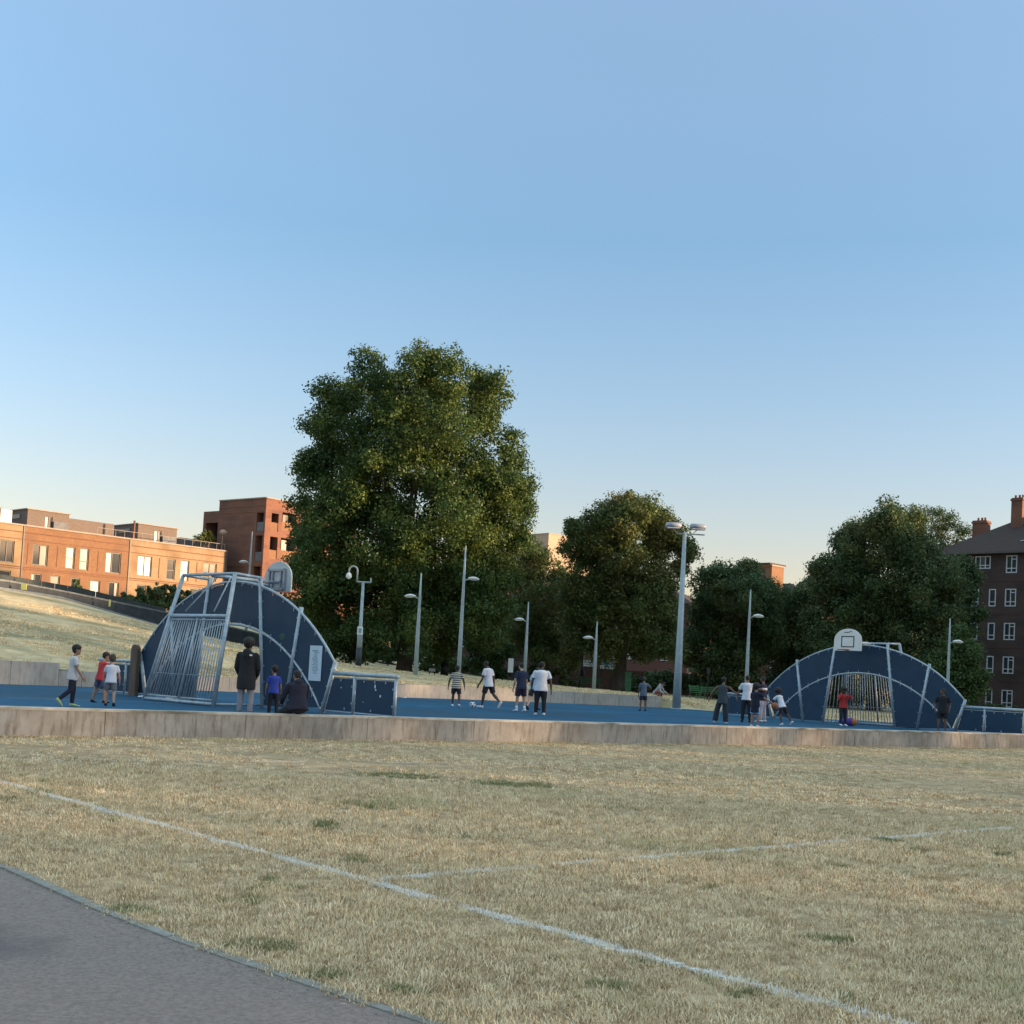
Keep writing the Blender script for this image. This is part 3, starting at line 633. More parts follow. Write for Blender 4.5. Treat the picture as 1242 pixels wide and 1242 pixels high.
# sunlit terrace on the left
A, U, N = frame_of((-49.47, 118), (-31.81, 136))
Pt = lambda u, z, k=0: A + U * u + UP * z - N * k
def terrace_house(u0, u1, label, brick, wins, cat='house'):
    r = empty('terraced_house', Pt(u0, 6.3)); tag(r, label, cat, 'terraced houses on the left')
    holes = [w[:4] for w in wins]
    mb = MB(); facade(mb, A, U, N, u0 + .07, u1 - .07, 5.5, 13.75, holes); shell(mb, A, U, N, u0 + .07, u1 - .07, 5.5, 13.75, 9)
    mb.build('wall', M[brick], r, fix=False)
    for w in wins: window(r, A, U, N, *w[:4], M['frame_dark'], w[4], w[5], w[6])
    for k_, (a, b) in enumerate(((13.1, 13.18), (12.42, 12.48), (9.72, 9.80), (9.55, 9.60))):
        MB().box(Pt((u0 + u1) / 2, (a + b) / 2, -.02), (u1 - u0 - .2, .05, b - a), (U, N, UP)).build('string_course', M['brick_red'], r)
    MB().box(Pt((u0 + u1) / 2, 13.82, .1), (u1 - u0 - .03, .42, .14), (U, N, UP)).build('parapet_cap', M['capstone'], r)
    dp = MB(); dp.box(Pt(u1 + .0, 9.8, -.03), (.13, .1, 8), (U, N, UP)); dp.build('downpipe', M['frame_dark'], r)
    return r
G_, B_, C_ = 'glass', 'blind', 'glass_mid'
terrace_house(-6.5, 2.4, 'buff brick terraced house at the left edge of the row, large dark window', 'brick_buff', [(-3.3, -1.7, 10.04, 12.19, [G_], (.5,), ()), (.12, 1.57, 10.04, 12.19, [G_, G_], (.5,), ()), (.2, 1.4, 6.9, 9.27, [G_], (), ()), (-3.2, -2.0, 6.9, 9.27, [G_], (), ())])
def recess(r, us):
    for u in us: MB().box(Pt(u, 11.15, -.015), (.07, .03, 2.1), (U, N, UP)).build('recessed_joint', M['brick_red'], r)
th1 = terrace_house(2.4, 13.64, 'orange brick terraced house, middle of the row, with dappled sun on it', 'brick_orange', [
    (3.39, 4.95, 10.06, 12.12, [G_, C_], (.5,), ()), (6.78, 7.75, 10.06, 12.24, [B_], (), (.5,)), (8.24, 9.22, 10.06, 12.28, [C_], (), (.4,)), (11.04, 12.74, 10.06, 12.2, [C_, G_], (.42,), ()),
    (3.4, 4.45, 7.0, 9.25, [B_, G_], (.4,), ()), (5.35, 6.36, 7.0, 9.25, [C_], (), ()), (7.5, 8.46, 7.0, 9.2, [G_, C_], (.5,), ()), (9.54, 10.63, 7.0, 9.15, [B_], (), ()), (11.56, 12.69, 7.0, 9.17, [G_, C_], (.6,), ())])
recess(th1, (5.9, 10.2, 2.9))
th2 = terrace_house(13.64, 25.2, 'golden buff brick terraced house at the right end of the row beside the palm', 'brick_buff', [
    (14.6, 16.25, 10.1, 12.23, [C_, C_], (.5,), ()), (17.99, 19.0, 10.03, 12.22, [G_], (), (.45,)), (19.63, 20.66, 10.05, 12.26, [B_, G_], (), (.5,)), (22.4, 24.07, 10.3, 12.3, [G_, G_], (.5,), (.3,)),
    (14.67, 15.74, 7.0, 9.19, [G_], (), ()), (16.58, 17.75, 7.0, 9.22, [G_], (), ()), (18.78, 19.86, 7.0, 9.3, [G_], (), ()), (20.93, 22.15, 7.0, 9.36, [G_], (), ())])
recess(th2, (17.1, 21.6))
# railings along the roof edge
rr_ = empty('roof_railing', Pt(18, 13.9)); tag(rr_, 'thin metal railing along the terrace roof edge near the palm', 'railing')
for i in range(16): MB().tube([Pt(10.2 + i, 13.9, .5), Pt(10.2 + i, 14.6, .5)], .025, 5).build('baluster', M['capstone'], rr_)
MB().tube([Pt(10.2, 14.6, .5), Pt(25.2, 14.6, .5)], .03, 5).build('handrail', M['capstone'], rr_)
# roof top rooms
def roof_room(u0, u1, d0, d1, zt, label):
    r = empty('roof_room', Pt(u0, 13.7, d0)); tag(r, label, 'roof room', 'flat roofed rooms on the terrace')
    A0 = A - N * d0
    wl = u0 + (u1 - u0) * .30
    mb = MB(); hol = [(u0 + (u1 - u0) * .42, u0 + (u1 - u0) * .60, 13.95, zt - .45)]
    facade(mb, A0, U, N, u0, u1, 13.6, zt, hol); shell(mb, A0, U, N, u0, u1, 13.6, zt, d1 - d0); mb.build('wall', M['grey_clad'], r, fix=False)
    window(r, A0, U, N, *hol[0], M['frame_dark'], [B_, G_], (.55,), (), .07)
    q = MB(); q.box(Pt(u0 - .03, zt - .62, (d0 + d1) / 2 + .2), (.06, (d1 - d0) * .45, .42), (U, N, UP)); q.build('side_window', M['blind'], r)
    q = MB(); q.box(Pt((u0 + u1) / 2 + .3 * (u1 - u0), 14.3, d0 - .14), ((u1 - u0) * .36, .08, 1.0), (U, N, UP)); q.build('slate_screen', M['dark_clad'], r)
    MB().box(Pt((u0 + u1) / 2, zt + .05, (d0 + d1) / 2), (u1 - u0 + .25, d1 - d0 + .25, .1), (U, N, UP)).build('roof_slab', M['capstone'], r)
roof_room(-3.4, 1.0, 2.5, 6, 15.45, 'roof room at the left edge, beside the pale blue panel')
roof_room(3.6, 7.9, 2.2, 7.5, 15.7, 'grey roof room with bright window above the dappled house')
roof_room(15.6, 20.2, 2.2, 7.5, 15.75, 'grey roof room above the golden house')
mb = MB(); mb.box(Pt(9.4 + 1.6, 14.6, 5.5), (5.5, 3, 1.9), (U, N, UP)); tag(mb.build('roof_extension', M['grey_clad']), 'long low brown roof extension between the two roof rooms', 'roof room')
mb = MB(); mb.box(Pt(1.6, 14.55, 2.6), (1.1, .3, 1.6), (U, N, UP)); tag(mb.build('roof_panel', M['sign_white']), 'pale blue roof panel beside the left roof room', 'panel')
mb = MB(); mb.box(Pt(24.5, 14.5, 6), (5, 3, 1.3), (U, N, UP)); tag(mb.build('roof_extension', M['dark_clad']), 'dark low roof structure behind the palm', 'roof room')
mb = MB(); mb.tube([Pt(14.6, 13.7, 1.2), Pt(14.6, 15.9, 1.2)], .12, 6); tag(mb.build('flue_pipe', M['brick_red']), 'slim flue pipe on the terrace roof', 'flue')

# brick tower block
TA, TU, TN = frame_of((-33.91, 139.9), (-27.6, 135)); RB = Vector((.6117, .791, 0)); RN = Vector((RB.y, -RB.x, 0)); TC = Vector((-27.6, 135, 0))
tw = empty('brick_flats', (-30, 139, 3)); tag(tw, 'red brick block of flats with balconies, right face in full sun behind the big tree', 'block of flats')
mb = MB()
h1 = [(6.55, 7.72, 16.2, 18.24), (6.55, 7.72, 12.9, 15.72), (6.55, 7.72, 9.6, 12.28)]
facade(mb, TA, TU, TN, 0, 7.99, 2, 19.82, h1, .9)
h2 = [(.87, 1.9, 16.3, 18.3), (2.4, 4.5, 16.55, 18.6), (.85, 1.95, 13.25, 15.7), (2.4, 4.5, 13.4, 15.75), (2.4, 4.5, 9.3, 12.1), (.85, 1.95, 9.3, 12.1), (6, 8, 13.4, 15.6), (6, 8, 16.5, 18.5), (9.5, 11.5, 13.4, 15.6), (9.5, 11.5, 16.5, 18.5), (6, 8, 9.3, 12.1), (9.5, 11.5, 9.3, 12.1)]
facade(mb, TC, RB, RN, 0, 14, 2, 19.82, h2, .9)
q = TA - TN * 0; e1 = TC + RB * 14; e2 = TA + RB * 14
for a, b in ((TA, e2), (e2, e1)): mb.add([(a.x, a.y, 2), (b.x, b.y, 2), (b.x, b.y, 19.82), (a.x, a.y, 19.82)], [(0, 1, 2, 3)])
mb.add([(p.x, p.y, 19.82) for p in (TA, TC, e1, e2)], [(0, 1, 2, 3)])
mb.build('wall', M['brick_red'], tw, fix=False)
for (a, b, c, d) in h1:
    MB().box(TA + TU * (a + b) / 2 + UP * (c + d) / 2 - TN * .93, (b - a, .05, d - c), (TU, TN, UP)).build('balcony_back', M['brick_orange'], tw)
    MB().box(TA + TU * (a + b) / 2 + UP * (c + .5) - TN * .1, (b - a, .05, 1.0), (TU, TN, UP)).build('balcony_rail', M['dark_clad'], tw)
for i, (a, b, c, d) in enumerate(h2):
    w = window(tw, TC, RB, RN, a, b, c, d, M['frame_dark'], [G_, B_ if i % 3 == 0 else C_], (.4,), (), .08, .85)
    MB().box(TC + RB * (a + b) / 2 + UP * (c + .5) - RN * .1, (b - a - .03, .04, .98), (RB, RN, UP)).build('balcony_rail', M['brick_orange'], tw)
for z in (19.05, 18.4, 12.38):
    MB().box(TA + TU * 4 + UP * z + TN * .02, (7.9, .05, .07), (TU, TN, UP)).build('string_course', M['brick_orange'], tw)
for (O2, D2, N2, L2) in ((TA, TU, TN, 7.99), (TC, RB, RN, 14)):
    MB().box(O2 + D2 * L2 / 2 + UP * 19.88 - N2 * .15, (L2, .5, .12), (D2, N2, UP)).build('parapet_cap', M['capstone'], tw)
mb = MB(); facade(mb, TA, TU, TN, -2.7, -.003, 2, 18.72, [(-2.25, -.05, 13.5, 17.4)], 1.5); shell(mb, TA, TU, TN, -2.7, -.003, 2, 18.72, 8); mb.build('lower_wing', M['brick_red'], tw, fix=False)
MB().box(TA + TU * -1.15 + UP * 15.45 - TN * 1.55, (2.2, .06, 3.9), (TU, TN, UP)).build('wing_window', M['glass'], tw)
# palm-like plant on the terrace end
pr = empty('cordyline_palm', Pt(23.2, 13.7, 1.6)); tag(pr, 'small spiky palm on the terrace roof beside the brick flats', 'palm')
heads = [(0, 0, 2.0), (.8, .1, 1.7), (-.7, .0, 1.6), (.3, .2, 2.5)]
for i, (a, b, c) in enumerate(heads):
    base = Pt(23.2, 13.75, 1.6); hd = base + U * a + N * b + UP * c * .75
    MB().tube([base, base + (hd - base) * .5 + U * a * .15, hd], [.09, .07, .06], 6).build('stem', M['bark'], pr)
    mb = MB()
    for j in range(60):
        d = Vector((random.gauss(0, 1), random.gauss(0, 1), random.gauss(.25, .8))).normalized(); sdv = d.cross(UP).normalized() * .05; L_ = random.uniform(.6, .95)
        mb.add([hd - sdv, hd + sdv, hd + d * L_ * .6 + sdv * .7 - UP * .03, hd + d * L_ - UP * .22], [(0, 1, 2), (0, 2, 3)])
    mb.build('spiky_crown', M['leaf_gold'], pr, fix=False)
mb = MB(); mb.tube([Pt(24.9, 13.8, .6), Pt(24.9, 15.6, .6)], .05, 6).ball(Pt(24.95, 15.9, .6), (.42, .42, .32), 8, 6)
tag(mb.build('rooftop_pot_plant', M['render']), 'pale tufted plant on the right corner of the terrace roof', 'plant')

# dark brown block at right
BA, BU, BN = frame_of((39.45, 104.5), (42.05, 102)); BP = lambda u, z, k=0: BA + BU * u + UP * z - BN * k
bl = empty('brick_flats', BP(0, .6)); tag(bl, 'dark brown brick flats with white windows and tiled hip roof at the right edge', 'block of flats')
rows = [(12.55, 14.05), (9.75, 11.25), (6.95, 8.4), (4.15, 5.6), (1.35, 2.82)]
holes = []
for ri, (a, b) in enumerate(rows):
    for c in (2.14, 5.4, 8.4): holes.append((c, c + .95, a, b, 2))
    if ri: holes.append((.78, 1.4, a, b, 1))
    c3 = (-.5, .85, 12.95, 14.05, 3) if ri == 0 else (-.75, -.06, a, b, 1)
    holes.append(c3)
    holes.append((-2.6, -1.9, a, b, 1))
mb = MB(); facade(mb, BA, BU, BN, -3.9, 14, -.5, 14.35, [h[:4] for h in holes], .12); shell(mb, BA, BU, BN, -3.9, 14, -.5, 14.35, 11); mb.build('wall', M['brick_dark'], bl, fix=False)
for i, (a, b, c, d, n) in enumerate(holes):
    window(bl, BA, BU, BN, a, b, c, d, M['frame_white'], [G_, C_ if i % 2 else G_], {1: (), 2: (.5,), 3: (.33, .66)}[n], (.27,), .085, .05)
    if n == 2: MB().box(BP(a + (b - a) * .72, c + (d - c) * .78, .02), ((b - a) * .4, .05, .07), (BU, BN, UP)).build('vent_light', M['frame_white'], bl)
for z in (11.9, 9.1, 6.3, 3.5): MB().box(BP(5, z, -.01), (17.8, .03, .05), (BU, BN, UP)).build('string_course', M['brick_maroon'], bl)
# hip roof: eaves overhang, ridge
ev = .55
c1 = [BP(-3.9 - ev, 14.3, -ev), BP(14 + ev, 14.3, -ev), BP(14 + ev, 14.3, 11 + ev), BP(-3.9 - ev, 14.3, 11 + ev)]
rg = [BP(1.9, 18.2, 5.5), BP(12, 18.2, 5.5)]
mb = MB(); mb.add([p for p in c1] + rg, [(0, 1, 5, 4), (1, 2, 5), (2, 3, 4, 5), (3, 0, 4), (3, 2, 1, 0)]); mb.build('roof', M['roof'], bl)
MB().box(BP(5.05, 14.27, -.5), (19, .12, .16), (BU, BN, UP)).build('gutter', M['frame_dark'], bl)
for u, k, w, z1 in ((1.5, 3.9, .95, 19.45), (-1.9, 4.3, 1.25, 17.7)):
    mb = MB().box(BP(u, (z1 + 14.5) / 2, k), (w, .9, z1 - 14.5), (BU, BN, UP)).box(BP(u, z1 - .18, k), (w + .14, 1.04, .16), (BU, BN, UP))
    ch = mb.build('chimney', M['brick_red'], bl)
    for q in (-.28, .05, .33): MB().tube([BP(u + q, z1 - .02, k), BP(u + q, z1 + .28, k)], .1, 8).build('chimney_pot', M['brick_orange'], ch)
MB().tube([BP(2.9, 15.35, 1.0), BP(3.5, 15.4, .95), BP(4.6, 16.3, 1.9)], .05, 6).build('roof_cable', M['frame_white'], bl)

# background blocks, seen between trees
def block(name, label, a, b, z0, z1, depth, brick, wins, roof=None, cat='building', fmn='frame_white', par=True):
    A0, U0, N0 = frame_of(a, b); L_ = (Vector((*b, 0)) - A0).length; r = empty(name, (a[0], a[1], z0)); tag(r, label, cat)
    mb = MB(); facade(mb, A0, U0, N0, 0, L_, z0, z1, [w[:4] for w in wins], .14); shell(mb, A0, U0, N0, 0, L_, z0, z1, depth); mb.build('wall', M[brick], r, fix=False)
    for i, w in enumerate(wins): window(r, A0, U0, N0, *w[:4], M[fmn], [G_, C_, B_][i % 3:] + [G_], (.5,), (.35,), .1, .06)
    if roof:
        P_ = lambda u, z, k: A0 + U0 * u + UP * z - N0 * k
        c1 = [P_(-.5, z1, -.5), P_(L_ + .5, z1, -.5), P_(L_ + .5, z1, depth + .5), P_(-.5, z1, depth + .5)]; rg = [P_(depth * .5, roof, depth / 2), P_(L_ - depth * .5, roof, depth / 2)]
        mb = MB(); mb.add(c1 + rg, [(0, 1, 5, 4), (1, 2, 5), (2, 3, 4, 5), (3, 0, 4), (3, 2, 1, 0)]); mb.build('roof', M['roof'], r)
    else:
        MB().box(A0 + U0 * L_ / 2 + UP * (z1 + .08) - N0 * depth / 2, (L_ + .2, depth + .2, .16), (U0, N0, UP)).build('roof_slab', M['capstone'], r)
    return r, A0, U0, N0
def grid(u0, du, nu, z0, dz, nz, w, h): return [(u0 + i * du, u0 + i * du + w, z0 + j * dz, z0 + j * dz + h) for i in range(nu) for j in range(nz)]
p, q = at(520, 0, 158), at(655, 0, 152)
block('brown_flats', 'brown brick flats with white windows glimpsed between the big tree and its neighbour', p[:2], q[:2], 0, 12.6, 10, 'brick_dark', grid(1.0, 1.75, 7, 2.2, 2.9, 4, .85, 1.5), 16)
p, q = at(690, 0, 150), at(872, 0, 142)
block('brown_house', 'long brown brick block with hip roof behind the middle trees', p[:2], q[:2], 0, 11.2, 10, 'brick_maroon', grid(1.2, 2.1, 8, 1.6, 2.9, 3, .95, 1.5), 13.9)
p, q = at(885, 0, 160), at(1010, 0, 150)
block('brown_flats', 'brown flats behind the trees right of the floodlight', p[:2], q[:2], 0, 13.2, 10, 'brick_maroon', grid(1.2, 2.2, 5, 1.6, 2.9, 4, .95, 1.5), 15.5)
p, q, s_ = at(944, 0, 152), at(967, 0, 150), at(980, 0, 153)
sm, A0, U0, N0 = block('stair_tower', 'small orange brick roof tower with flat cap above the right-hand trees', p[:2], q[:2], 12.5, 16.9, 2.6, 'brick_orange', [(.55, .95, 14.6, 16.5), (1.5, 1.9, 14.6, 16.5)], None, 'tower', 'frame_dark')
MB().box(A0 + U0 * 1.15 + UP * 17.15 - N0 * 1.3, (3.3, 3.5, .22), (U0, N0, UP)).build('flat_cap', M['brick_maroon'], sm)
p, q = at(640, 0, 262), at(700, 0, 250)
hb, A0, U0, N0 = block('pale_high_rise', 'pale sunlit high-rise roof storeys far behind between the two tallest trees', p[:2], q[:2], 0, 31.2, 14, 'render', grid(.7, 1.75, 6, 22.3, 2.9, 3, 1.2, 1.9), None, 'high-rise', 'frame_dark')
MB().box(A0 + U0 * 1.6 + UP * 32.2 - N0 * 4, (4.5, 4, 2.0), (U0, N0, UP)).build('plant_room', M['render'], hb)
MB().box(A0 + U0 * 5.6 + UP * 31.9 - N0 * 3, (1.1, 2, 1.4), (U0, N0, UP)).build('plant_room', M['sign_white'], hb)
p, q = at(356, 0, 128), at(450, 0, 124)
block('low_house', 'low brown brick house behind the near goal at the foot of the big tree', p[:2], q[:2], 1, 8.2, 7, 'brick_red', grid(1.0, 2.0, 4, 3.0, 2.6, 2, .9, 1.3), None, 'house', 'frame_dark')
# garden wall in front of the middle blocks, with signs on it
gp = [at(595, 0, 112), at(690, 0, 106), at(880, 0, 100), at(1010, 0, 98)]
poly_wall('garden_wall', 'long maroon brick garden wall behind the trees at the edge of the park', [(p.x, p.y) for p in gp], [3.3, 3.0, 2.6, 2.4], .2, .3, 6, M['brick_maroon'])
def board_sign(u, v, Y, w, h, label, mats, posts=True, name='sign_board'):
    p = at(u, v, Y); g = hz(p.x, p.y) if Y < 130 else 0; r = empty(name, (p.x, p.y, g)); tag(r, label, 'sign')
    MB().box(p, (w, .05, h)).build('panel', M[mats[0]], r)
    if len(mats) > 1: MB().box(p + Vector((0, -.03, h * .22)), (w * .92, .02, h * .4)).build('printed_band', M[mats[1]], r)
    if posts:
        for s_ in (-.42, .42): MB().tube([(p.x + w * s_, p.y + .05, g - .1), (p.x + w * s_, p.y + .05, p.z + h / 2)], .04, 6).build('post', M['dark'], r)
    return r, p
r_, p_ = board_sign(714, 804.5, 98, 1.2, .5, 'wide white sign on the garden wall behind the black lamp column', ['sign_white'])
mb = MB(); 
for i in range(7): mb.box(p_ + Vector((-.45 + i * .15, -.03, .06)), (.09, .012, .1))
mb.box(p_ + Vector((0, -.03, -.1)), (.9, .012, .04)); mb.build('printed_marks', M['print'], r_)
board_sign(736, 806.5, 97, 1.0, .62, 'blue and white sign beside the thin lamp pole', ['sign_white', 'sign_blue'])
board_sign(838.5, 809, 94, .58, .85, 'upright white sign right of the floodlight mast', ['sign_white', 'print'])
board_sign(619.5, 807, 84, .36, .95, 'narrow upright white notice board behind the boys', ['sign_white'])
board_sign(524, 812.5, 88, .45, .22, 'small white sign plate low under the big tree', ['sign_white'])

# ------------------------------------------------------------------ ramp at the left with slate wall
rp = [(at(u, v, Y)) for u, v, Y in [(-80, 700, 68), (0, 714, 72), (72, 725, 75), (190, 758.6, 80), (300, 788, 84), (400, 807, 86)]]
cz = [at(-80, 694, 70).z, at(0, 704, 74).z, at(88, 718, 77).z, at(200, 741.7, 82).z, at(300, 766, 86).z, at(400, 797, 88).z]
mb = MB()
for i in range(5): a, b = rp[i], rp[i + 1]; mb.tube([a, b], .11, 6)
tag(mb.build('ramp_kerb', M['slate_cap']), kind='structure')
mb = MB(); w_ = 1.3
for i in range(5):
    a, b = rp[i], rp[i + 1]; mb.add([a + Vector((0, .08, .03)), b + Vector((0, .08, .03)), b + Vector((0, w_ + .4, .03)), a + Vector((0, w_ + .4, .03))], [(0, 1, 2, 3)])
tag(mb.build('ramp', M['street'], fix=False), kind='structure')
rw = empty('ramp_wall', rp[2]); tag(rw, 'dark slate retaining wall with grey coping climbing the bank to the left', 'wall')
for i in range(5):
    n = 4
    for j in range(n):
        ts = (j / n, (j + 1) / n); pa, pb = [rp[i].lerp(rp[i + 1], t) + Vector((0, w_, 0)) for t in ts]; za, zb_ = [cz[i] * (1 - t) + cz[i + 1] * t for t in ts]
        pa.x += .006; pb.x -= .006; D_ = Vector((0, .3, 0))
        mb = MB(); v8 = [(pa.x, pa.y, pa.z - .5), (pb.x, pb.y, pb.z - .5), (pb.x, pb.y, zb_ - .1), (pa.x, pa.y, za - .1)]; v8 += [(x, y + .3, z) for x, y, z in v8]
        mb.add(v8, [(0, 1, 2, 3), (7, 6, 5, 4), (0, 4, 5, 1), (1, 5, 6, 2), (2, 6, 7, 3), (3, 7, 4, 0)]); sct = mb.build('wall_section', M['slate_wall'], rw)
        v8 = [(pa.x, pa.y - .04, za - .1), (pb.x, pb.y - .04, zb_ - .1), (pb.x, pb.y - .04, zb_), (pa.x, pa.y - .04, za)]; v8 += [(x, y + .38, z) for x, y, z in v8]
        mb = MB(); mb.add(v8, [(0, 1, 2, 3), (7, 6, 5, 4), (0, 4, 5, 1), (1, 5, 6, 2), (2, 6, 7, 3), (3, 7, 4, 0)]); mb.build('coping', M['slate_cap'], sct)
fr = empty('dark_fence', rp[2] + Vector((0, 4, 0))); tag(fr, 'low dark fence behind the ramp coping, in front of the terrace', 'fence')
fz = [at(-80, 687, 74).z, at(0, 696.5, 78).z, at(97, 713, 81).z, at(200, 737.5, 86).z]; fp = [at(-80, 700, 74), at(0, 714, 78), at(97, 725, 81), at(200, 758.6, 86)]
for i in range(3):
    n = 6
    for j in range(n):
        ta, tb = j / n, (j + 1) / n; pa, pb = fp[i].lerp(fp[i + 1], ta), fp[i].lerp(fp[i + 1], tb); za, zb_ = fz[i] * (1 - ta) + fz[i + 1] * ta, fz[i] * (1 - tb) + fz[i + 1] * tb
        v8 = [(pa.x + .02, pa.y, za - 1.6), (pb.x - .02, pb.y, zb_ - 1.6), (pb.x - .02, pb.y, zb_), (pa.x + .02, pa.y, za)]; v8 += [(x, y + .05, z) for x, y, z in v8]
        mb = MB(); mb.add(v8, [(0, 1, 2, 3), (7, 6, 5, 4), (0, 4, 5, 1), (1, 5, 6, 2), (2, 6, 7, 3), (3, 7, 4, 0)]); mb.build('fence_panel', M['mesh_dark'], fr)
p = at(29, 712, 73.2); mb = MB().box(p, (.32, .04, .34)); tag(mb.build('yellow_notice', M['yellow']), 'small yellow notice fixed to the slate ramp wall', 'notice')
p = at(133, 731.5, 77.4); mb = MB().box(p, (.1, .05, .42)); tag(mb.build('marker_post', M['yellow']), 'thin pale yellow marker on the slate ramp wall', 'marker')

# ------------------------------------------------------------------ lamps and poles
def lamp(u, Y, vtop, vhead, side, label, vbase=None, du=0.0):
    b = at(u, 0, Y); zb = hz(b.x, b.y) if vbase is None else at(u, vbase, Y).z
    zt = at(u + du, vtop, Y).z; zh = at(u + du, vhead, Y).z; r = empty('lamp_post', (b.x, b.y, zb)); tag(r, label, 'lamp post', 'slim lamp posts round the court')
    b = Vector((b.x, b.y, 0)); s = side
    MB().tube([b + UP * (zb - .2), b + UP * (zb + 2.2), b + UP * zh, b + UP * zt], [.095, .085, .06, .03], 8).build('pole', M['pole'], r, True)
    MB().tube([b + UP * (zh - .08), b + Vector((s * .25, 0, zh)), b + Vector((s * .45, 0, zh + .04))], .028, 6).build('arm', M['pole'], r, True)
    mb = MB(); x0 = .3; secs = []
    for i in range(7):
        t = i / 6; w = .19 * math.sin(math.pi * min(1, .12 + t * .8)) ** .6; hgt = .10 * math.sin(math.pi * min(1, .1 + t * .8)) ** .7
        secs.append((b + Vector((s * (x0 + t * .72), 0, zh + .05 + .06 * math.sin(t * math.pi) - .05 * t)), Vector((0, 1, 0)), UP, w, hgt))
    mb.loft(secs, 10); hd = mb.build('lamp_head', M['lamp_shell'], r, True)
    MB().box(b + Vector((s * (x0 + .4), 0, zh - .02)), (.42, .22, .03)).build('lens', M['flood_glass'], hd)
    return r
def pole_u(ub, ut): return (ub + ut) / 2
def baseU(u_top, v_top, Y):   # lamp stands where its top is sighted
    p = at(u_top, v_top, Y); return p
LP = [(565, 662, 703, 67.5, 1, 'tallest slim lamp post, right of the big tree trunk, head to the right'), (511, 695, 725, 67, -1, 'slim lamp post with head to the left beside the big tree trunk'),
      (306, 645, 683, 92, -1, 'slim lamp post in front of the brick flats, head to the left'), (641, 730, 753, 78, -1, 'slim lamp post behind the group of boys, head to the left'),
      (724.3, 754, 775, 77.5, -1, 'thin lamp pole beside the blue and white sign'), (910.5, 715, 748, 72, 1, 'slim lamp post behind the players at the right, head to the right'),
      (1152.5, 750, 779, 75, 1, 'slim lamp post rising behind the right end of the far goal')]
for ut, vt, vh, Y, sd_, lb in LP:
    p = at(ut, vt, Y); zb = hz(p.x, p.y); r = empty('lamp_post', (p.x, p.y, zb)); tag(r, lb, 'lamp post', 'slim lamp posts round the court')
    b = Vector((p.x, p.y, 0)); zt = p.z; zh = zt - (vh - vt) * Y / F; s = sd_; kk_ = Y / 75
    MB().tube([b + UP * (zb - .2), b + UP * (zb + 2.2), b + UP * zh, b + UP * zt], [.125, .11, .075, .035], 8).build('pole', M['pole'], r, True)
    MB().tube([b + UP * (zh - .08), b + Vector((s * .2, 0, zh)), b + Vector((s * .4, 0, zh + .03))], .035, 6).build('arm', M['pole'], r, True)
    secs = []; x0 = .22
    for i in range(8):
        t = i / 7; e_ = math.sin(math.pi * (.1 + t * .85)) ** .6
        secs.append((b + Vector((s * (x0 + t * .62), 0, zh + .06 + .07 * math.sin(t * math.pi * .8) - .07 * t)), Vector((0, 1, 0)), UP, .2 * e_, .085 * e_))
    hd = MB().loft(secs, 10).build('lamp_head', M['lamp_shell'], r, True)
    MB().box(b + Vector((s * (x0 + .34), 0, zh - .01)), (.36, .2, .03)).build('lens', M['flood_glass'], hd)
# floodlight mast
p = at(830.5, 648, 65.2); b = Vector((p.x, p.y, 0)); fl = empty('floodlight_mast', (p.x, p.y, .43)); tag(fl, 'tall tapered grey floodlight mast at the court corner with two lamps', 'floodlight')
MB().tube([b + UP * .35, b + UP * 3, b + UP * (p.z + .1)], [.23, .19, .095], 12).build('mast', M['pole'], fl, True)
MB().tube([b + UP * .38, b + UP * .46], .3, 10).build('base_flange', M['pole'], fl, True)
MB().tube([b + Vector((-.35, 0, p.z + .02)), b + Vector((1.05, 0, p.z + .02))], .04, 6).build('crossbar', M['pole'], fl)
for s_, xx_ in ((-1, -.62), (1, .68)):
    c = b + Vector((xx_, 0, p.z + .42)); mb = MB()
    secs = [(c + Vector((t * .41, 0, 0)), Vector((0, 1, 0)), UP, .30 * w, .15 * w + .03) for t, w in ((-1, .55), (-.85, .95), (0, 1), (.85, .95), (1, .55))]
    hd = MB().loft(secs, 12).build('floodlight_head', M['flood'], fl, True)
    MB().box(c + Vector((0, -.05, -.12)), (.62, .36, .05)).build('lens', M['flood_glass'], hd)
    MB().tube([b + Vector((xx_ * .6, 0, p.z)), c + Vector((0, .1, -.1))], .03, 6).build('bracket', M['pole'], fl)
# camera mast left of the big tree
p = at(441, 700, 70); b = Vector((p.x, p.y, 0)); cm = empty('camera_mast', (p.x, p.y, hz(p.x, p.y))); tag(cm, 'grey mast with swan-neck camera, crossbar and small sign box', 'camera mast')
zb = hz(p.x, p.y); zt = p.z
MB().tube([b + UP * (zb - .2), b + UP * (zb + 1.05)], .17, 10).build('base', M['dark'], cm, True)
MB().tube([b + UP * (zb + 1.0), b + UP * (zb + 2.0), b + UP * (zb + 2.1), b + UP * (zt - .3)], [.16, .15, .10, .08], 10).build('pole', M['pole'], cm, True)
MB().tube([b + Vector((-.38, 0, zt - .28)), b + Vector((.45, 0, zt - .28))], .045, 6).build('crossbar', M['pole'], cm)
MB().tube([b + Vector((-.36, 0, zt - .3))] + [b + Vector((-.36 - .24 + .24 * math.cos(t), 0, zt + .35 + .24 * math.sin(t))) for t in np.linspace(0, math.pi, 9)] + [b + Vector((-.84, 0, zt + .2))], .05, 8).build('swan_neck', M['pole'], cm, True)
MB().loft([(b + Vector((-.84, 0, zt + z)), xr, Vector((0, 1, 0)), r_, r_) for z, r_ in ((.22, .06), (.12, .14), (-.02, .17), (-.1, .12), (-.16, .04))], 12).build('dome_camera', M['lamp_shell'], cm, True)
